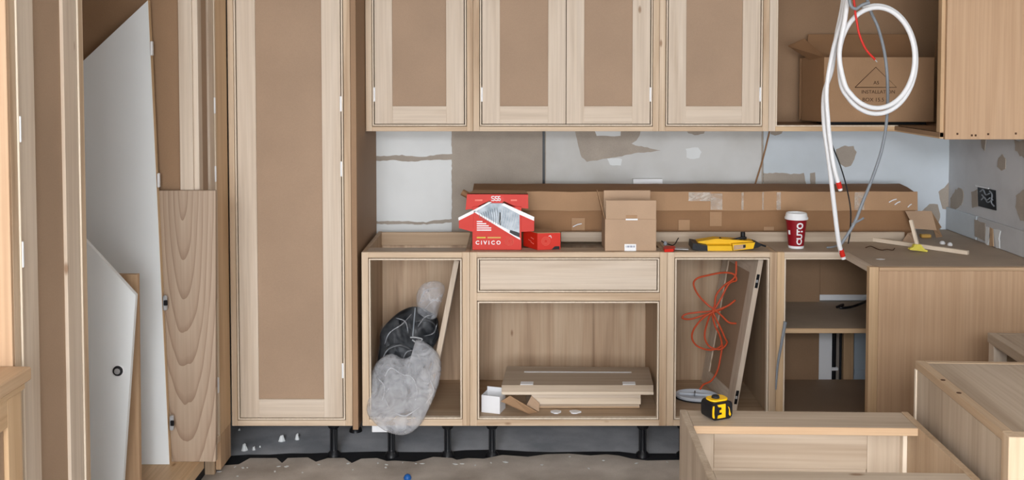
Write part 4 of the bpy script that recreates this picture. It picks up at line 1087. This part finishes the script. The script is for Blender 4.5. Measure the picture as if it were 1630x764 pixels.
t = Thing('orange_cord', 'tangled orange cord hanging in loops inside the open base cabinet', 'cord', P(1130, 560, yo))
t.part('loops', MB().tube(q, .0042, 8, sub=8), orange, smooth=True)
t.part('tail', MB().tube([P(u, v, Y) for u, v, Y in ((1150, 548, 4.32), (1147, 568, 4.32), (1142, 590, 4.30), (1132, 606, 4.27), (1120, 612, 4.25), (1114, 620, 4.24))], .004, 8), orange, smooth=True)
# oval grey dish with cord end
pd = PZ(1109, 634, ZI)
t = Thing('grey_dish', 'shallow oval pale grey tray on the floor of the cabinet with the orange cord', 'tray', pd, R(-12))
sx_, sy_ = 1.0, .72
t.part('rim', MB().lathe([(.070, 0), (.088, .002), (.097, .012), (.098, .018), (.092, .021), (.086, .016), (.078, .009), (.002, .008)], None, 36, sx_, sy_), dish_grey, smooth=True)
t.part('base_ring', MB().lathe([(.080, -.0000), (.0965, .001), (.0985, .005), (.0970, .0055)], None, 36, sx_, sy_), blackrub, smooth=True)
t.part('divider', B(-.078, .078, .010, .016, .009, .019), dish_grey)
t.part('clip', B(-.012, -.006, -.005, .035, .009, .024), grey_pl)

# stacked panels in the wide unit
yd = 4.20
t = Thing('stacked_door', 'grey-beige cabinet front with white hinges lying on top of the stack', 'door', P(918, 628, yd))
za = P(918, 628, yd).z
xa, xb = P(798.5, 620, yd).x, P(1040, 620, yd).x
zb2 = P(918, 613, yd).z
rot = 0
top_pts = [Vector((xa, yd, zb2)), Vector((xb, yd, zb2)), Vector((P(1033, 584, yd + .22).x, yd + .22, P(918, 584.5, yd + .22).z)), Vector((P(807, 583, yd + .22).x, yd + .22, P(918, 583, yd + .22).z))]
t.part('slab', MB().prism(top_pts, (0, 0, -(zb2 - za))), wood('grey', 'X'))
def ontop(s, r, h=.0008):
    a = top_pts[0].lerp(top_pts[1], s); b = top_pts[3].lerp(top_pts[2], s)
    return a.lerp(b, r) + Vector((0, -.0001, h))
t.part('edge_strip', B(xa - .001, xb + .001, yd - .004, yd - .0005, za, za + .013), wood('bead', 'X'))
t.part('groove', MB().prism([ontop(.13, .66), ontop(.87, .66), ontop(.87, .72), ontop(.13, .72)], (0, 0, .0008)), white_pl)
for s in (.165, .84):
    t.part('hinge', MB().prism([ontop(s - .042, .0), ontop(s + .042, .0), ontop(s + .042, .14), ontop(s - .042, .14)], (0, -.002, .004)), white_pl)
for (u0, u1, v0, v1, lab) in ((838, 1018, 644, 652.5, 'bottom board of the stack in the wide cabinet'), (846, 1020, 630, 643.5, 'middle board of the stack in the wide cabinet, under the top panel')):
    p0, p1 = P(u0, v1, yd + .03), P(u1, v0, yd + .03)
    z_lo = max(p0.z, ZI + .0005)
    if 'bottom' in lab: z_lo = ZI + .0005; zmid = p1.z
    else: z_lo = zmid + .0005
    zhi = p1.z if 'bottom' in lab else za - .0005
    t = Thing('stacked_board', lab, 'board', (p0.x, yd + .03, z_lo), group='boards stacked in the wide cabinet')
    t.part('board', B(p0.x, p1.x, yd + .03, yd + .25, z_lo, zhi), wood('grey' if 'bottom' in lab else 'poplar', 'X'))
    t.part('edge_strip', B(p0.x, p1.x, yd + .026, yd + .0295, z_lo + .002, z_lo + (zhi - z_lo) * .55), wood('bead' if 'middle' in lab else 'edge', 'X'))
# white carton and torn card in front
p = PZ(775, 657, ZI); s1 = 1571 / p.y
t = Thing('white_small_box', 'small open white box at the left in the wide cabinet', 'box', p, R(-18))
w_, d2, h_ = .083, .075, .075
t.part('front', B(-.025, w_ - .025, 0, .002, 0, h_), white_pl); t.part('back', B(-.025, w_ - .025, d2, d2 + .002, 0, h_ + .015), white_pl)
t.part('side', B(-.025, -.023, .0025, d2 - .0005, 0, h_), white_pl); t.part('side', B(w_ - .027, w_ - .025, .0025, d2 - .0005, 0, h_), white_pl)
t.part('base', B(-.0225, w_ - .0275, .0025, d2 - .0005, 0, .002), white_pl)
t = Thing('torn_card', 'folded brown card flaps beside the small white box', 'cardboard', PZ(842, 660, ZI), local=True)
o = PZ(842, 660, ZI)
def tc(u, v, Y): return P(u, v, Y) - o
t.part('flap', MB().prism([tc(797, 639, o.y + .0), tc(812, 630, o.y + .03), tc(856, 656, o.y + .03), tc(842, 659, o.y + .0)], (0, .003, .0)), cardboard)
t.part('flap', MB().prism([tc(838, 645, o.y + .06), tc(846, 630, o.y + .08), tc(859, 642, o.y + .06), tc(858, 655, o.y + .035)], (0, .003, 0)), cardboard_l)
for i, (u, v, lab) in enumerate(((885, 657, 'small white plastic scrap in front of the stacked boards, left one'), (915, 657, 'small white plastic scrap in front of the stacked boards, right one'))):
    p = PZ(u, v, ZI)
    single('plastic_scrap', MB().prism([p + Vector((.022 * math.cos(a) * (1 + .3 * math.sin(3 * a + i)), .018 * math.sin(a), .0006)) for a in [k * math.pi / 5 for k in range(10)]], (0, 0, .006)), white_pl, lab, 'scrap', p)

# ---- plastic bag and its dark contents
def blob(px, Y, thick, rings=26, per=110, wr=.010, seed=0, yskew=0.0, flat=1.0, fold=9.0):
    q = [P(u, v, Y) for u, v in px]
    c = sum(q, Vector()) / len(q)
    poly = spline(q + [q[0]], 8)[:-1]
    L = len(poly); pts = [poly[int(i * L / per)] for i in range(per)]
    m = MB(); vs = []; fs = []
    for side in (-1, 1):
        for k in range(rings + 1):
            r = k / rings
            for i in range(per):
                p = c.lerp(pts[i], r)
                y = side * thick * math.sqrt(max(0, 1 - r ** 2.4))
                a = math.atan2(p.z - c.z, p.x - c.x)
                f1 = noise.voronoi(Vector((p.x * fold * 1.5 + p.z * fold * .7 + seed, p.z * fold * .9 - p.x * fold * .5, seed * 2.3)))[0]
                f2 = noise.voronoi(Vector((p.x * fold * 4 + seed, p.z * fold * 2.5 + p.x * fold * 2, seed)))[0]
                y += side * (wr * 2.0 * (f1[0] - .4) + wr * .6 * (f2[0] - .4)) * (1 - r ** 5)
                vs.append((p.x, p.y + y + (p.z - c.z) * yskew, p.z))
        n0 = (rings + 1) * per * (0 if side < 0 else 1)
        for k in range(rings):
            for i in range(per):
                j = (i + 1) % per
                if k == 0: fs.append((n0 + i, n0 + per + j, n0 + per + i)) if False else fs.append((n0 + i, n0 + j, n0 + per + j, n0 + per + i))
                else: fs.append((n0 + k * per + i, n0 + k * per + j, n0 + (k + 1) * per + j, n0 + (k + 1) * per + i))
    m.add(vs, fs)
    return m
def weld(o, d=.0006):
    bm = bmesh.new(); bm.from_mesh(o.data); bmesh.ops.remove_doubles(bm, verts=bm.verts, dist=d)
    bmesh.ops.recalc_face_normals(bm, faces=bm.faces); bm.to_mesh(o.data); bm.free()
    o.data.polygons.foreach_set('use_smooth', [True] * len(o.data.polygons))
yg = 4.36
dark = matte('dark_fabric', (24, 27, 32), .15, 14, .5)
t = Thing('black_tool_bag', 'crumpled black bag of gear inside the clear plastic sack', 'bag', P(650, 640, yg))
o = t.part('body', blob([(598, 590), (604, 552), (606, 528), (622, 508), (640, 494), (660, 488), (680, 494), (697, 508), (696, 540), (688, 556), (672, 590), (660, 615), (630, 624), (604, 622)], yg, .055, seed=3, wr=.016), dark); weld(o)
t.part('strap', MB().tube([P(u, v, yg - .066) for u, v in ((612, 560), (626, 550), (645, 552), (656, 562), (654, 578))], .007, 8), black, smooth=True)
t.part('strap', MB().tube([P(u, v, yg - .06) for u, v in ((664, 512), (680, 510), (692, 518), (696, 534), (690, 545))], .008, 8), black, smooth=True)
t.part('cord', MB().tube([P(u, v, yg - .075) for u, v in ((661, 490), (659, 512), (657, 535))], .003, 6), grey_pl, smooth=True)
t.part('metal_hook', MB().tube([P(u, v, yg - .078) for u, v in ((653, 537), (661, 537), (672, 540), (664, 545), (656, 541))], .003, 6), steel, smooth=True)
t = Thing('plastic_sack', 'crumpled translucent plastic sack bulging out of the left open cabinet', 'bag', P(640, 668, 4.2))
o = t.part('lower_bag', blob([(588, 625), (590, 596), (600, 580), (618, 572), (640, 578), (655, 570), (658, 552), (672, 556), (692, 568), (701, 584), (699, 610), (686, 640), (672, 662), (650, 673), (622, 669), (598, 656), (588, 644)], 4.160, .055, seed=11, wr=.026, fold=6, yskew=.8), film); weld(o)
o = t.part('upper_film', blob([(594, 590), (602, 545), (606, 520), (626, 502), (655, 484), (672, 482), (695, 500), (698, 545), (690, 575), (650, 592), (615, 596)], 4.352, .088, seed=17, wr=.015, fold=9), film_thin); weld(o)
o = t.part('neck', blob([(664, 498), (663, 470), (672, 453), (690, 447), (704, 451), (708, 462), (700, 488), (694, 506), (680, 508)], 4.32, .04, seed=23, wr=.014, fold=14), film_neck); weld(o)
for cr in (((612, 548), (620, 530), (640, 516), (655, 500)), ((607, 575), (618, 556), (640, 548)), ((665, 520), (676, 505), (690, 500)), ((640, 575), (648, 560), (668, 556)), ((630, 506), (645, 512), (650, 530)), ((675, 535), (690, 530), (696, 515)), ((668, 480), (678, 462), (700, 458)), ((676, 492), (690, 478), (704, 480))):
    t.part('crease_highlight', MB().tube([P(u, v, 4.275) for u, v in cr], lambda q_: .0006 + .0020 * math.sin(q_ * math.pi), 6), film_neck, smooth=True)  # pale tubes drawn as highlights along the folds over the dark contents
for cr in (((600, 600), (612, 616), (608, 640)), ((690, 575), (684, 600), (690, 622), (676, 645)), ((625, 655), (645, 662), (668, 648)), ((630, 590), (622, 612), (612, 630), (620, 650)), ((664, 560), (672, 585), (668, 604))):
    t.part('crease_highlight', MB().tube([P(u, v, 4.16 + (P(u, v, 4.16).z - .29) * .8 - .062) for u, v in cr], lambda q_: .0008 + .0026 * math.sin(q_ * math.pi), 6), film, smooth=True)
o = t.part('seam', MB().tube([P(u, v, 4.075) for u, v in ((612, 600), (622, 586), (640, 596), (655, 600), (664, 620), (660, 640))], .0022, 6), film, smooth=True)

# black cable on the corner shelf, grey strap on the stile
zsf = zs + .004
single('shelf_cable', MB().tube([PZ(1332, 489, zsf + .004), PZ(1342, 485, zsf + .01), PZ(1338, 490, zsf + .006), PZ(1352, 489, zsf + .006), PZ(1366, 485, zsf + .012), P(1384, 477, 4.38), P(1396, 472, 4.36)], .006, 8), black, 'black cable lying on the shelf of the corner cabinet', 'cable', PZ(1345, 489, zsf), smooth=True)
single('hanging_strap', MB().tube([P(u, v, 4.086) for u, v in ((1250, 512), (1247, 530), (1243, 552), (1238, 580), (1236, 604), (1235, 620))], lambda t_: .0075 - .004 * t_, 8), grey_pl, 'grey cable end hanging over the stile left of the corner cabinet opening', 'cable', P(1235, 620, 4.086), smooth=True)

# ================================================================== UNDER THE CABINETS
tagp = P(604, 684, 4.14)
single('white_tag', B(P(592, 684, 4.14).x, P(617, 684, 4.14).x, 4.14, 4.16, P(600, 688, 4.14).z, BZ0 - .0005), white_pl, 'white plastic bracket fixed under the left open cabinet', 'bracket', tagp)
for i, (u, v, r_, lab) in enumerate(((389, 716.5, .014, 'white plaster crumb nearest the corner under the tall cupboard'), (404, 716, .009, 'second white plaster crumb from the corner under the tall cupboard'), (448, 702, .014, 'angular white plaster chunk under the middle of the tall cupboard'), (473, 699, .013, 'triangular white plaster chunk under the tall cupboard, rightmost of the large ones'), (414, 712, .004, 'tiny white crumb between the larger ones under the tall cupboard'), (381, 685, .005, 'tiny white crumb far back under the tall cupboard'))):
    p = PZ(u, v, -.012)
    rnd = random.Random(i); m = MB()
    ring = [p + Vector((r_ * math.cos(a) * rnd.uniform(.7, 1.2), r_ * math.sin(a) * rnd.uniform(.7, 1.2), 0)) for a in [k * math.pi / 3.5 for k in range(7)]]
    tp2 = [q.lerp(p, rnd.uniform(.3, .6)) + Vector((0, 0, r_ * rnd.uniform(1.2, 2.0))) for q in ring]
    m.add([tuple(q) for q in ring + tp2], [tuple(range(7)), tuple(range(13, 6, -1))] + [(k, (k + 1) % 7, 7 + (k + 1) % 7, 7 + k) for k in range(7)])
    single('plaster_crumb', m, white_paint, lab, 'debris', p, group='plaster crumbs under the tall cupboard')
flakes = MB(); rnd = random.Random(4)
spots = [(330, 752, 6), (345, 751, 8), (372, 744, 4), (384, 744, 5), (392, 744, 3), (376, 758, 4), (440, 743, 7), (452, 743, 8), (436, 750, 3), (505, 739, 5), (551, 738, 6), (600, 737, 3), (612, 739, 6), (612, 744, 4), (660, 738, 4), (668, 738, 8), (720, 738, 9), (732, 738, 7), (780, 736, 3), (800, 735, 9), (905, 727, 4), (958, 733, 5), (1010, 738, 6), (1060, 735, 4), (640, 737, 2), (755, 741, 3), (860, 740, 5), (935, 745, 4), (560, 748, 3), (480, 752, 3)]
for (u, v, du) in spots:
    a, b = PZ(u, v, .0004), PZ(u + du, v + rnd.uniform(-1.5, 1.5), .0004)
    w_ = rnd.uniform(.004, .010)
    flakes.prism([a, a.lerp(b, .5) + Vector((0, -w_, 0)), b, a.lerp(b, .5) + Vector((0, w_, 0))], (0, 0, .0012))
o = flakes.build('plaster_flakes', white_paint); o['kind'] = 'stuff'; tag(o, 'scattered white plaster flakes along the broken screed edge', 'debris')
p = PZ(649, 761, 0)
single('blue_cap', MB().lathe([(.015, .0005), (.016, .006), (.011, .016), (.004, .020)], Matrix.Translation(p + Vector((0, -.008, 0))), 12), blue_pl, 'small bright blue plastic cap on the floor at the bottom edge', 'cap', p, smooth=True)
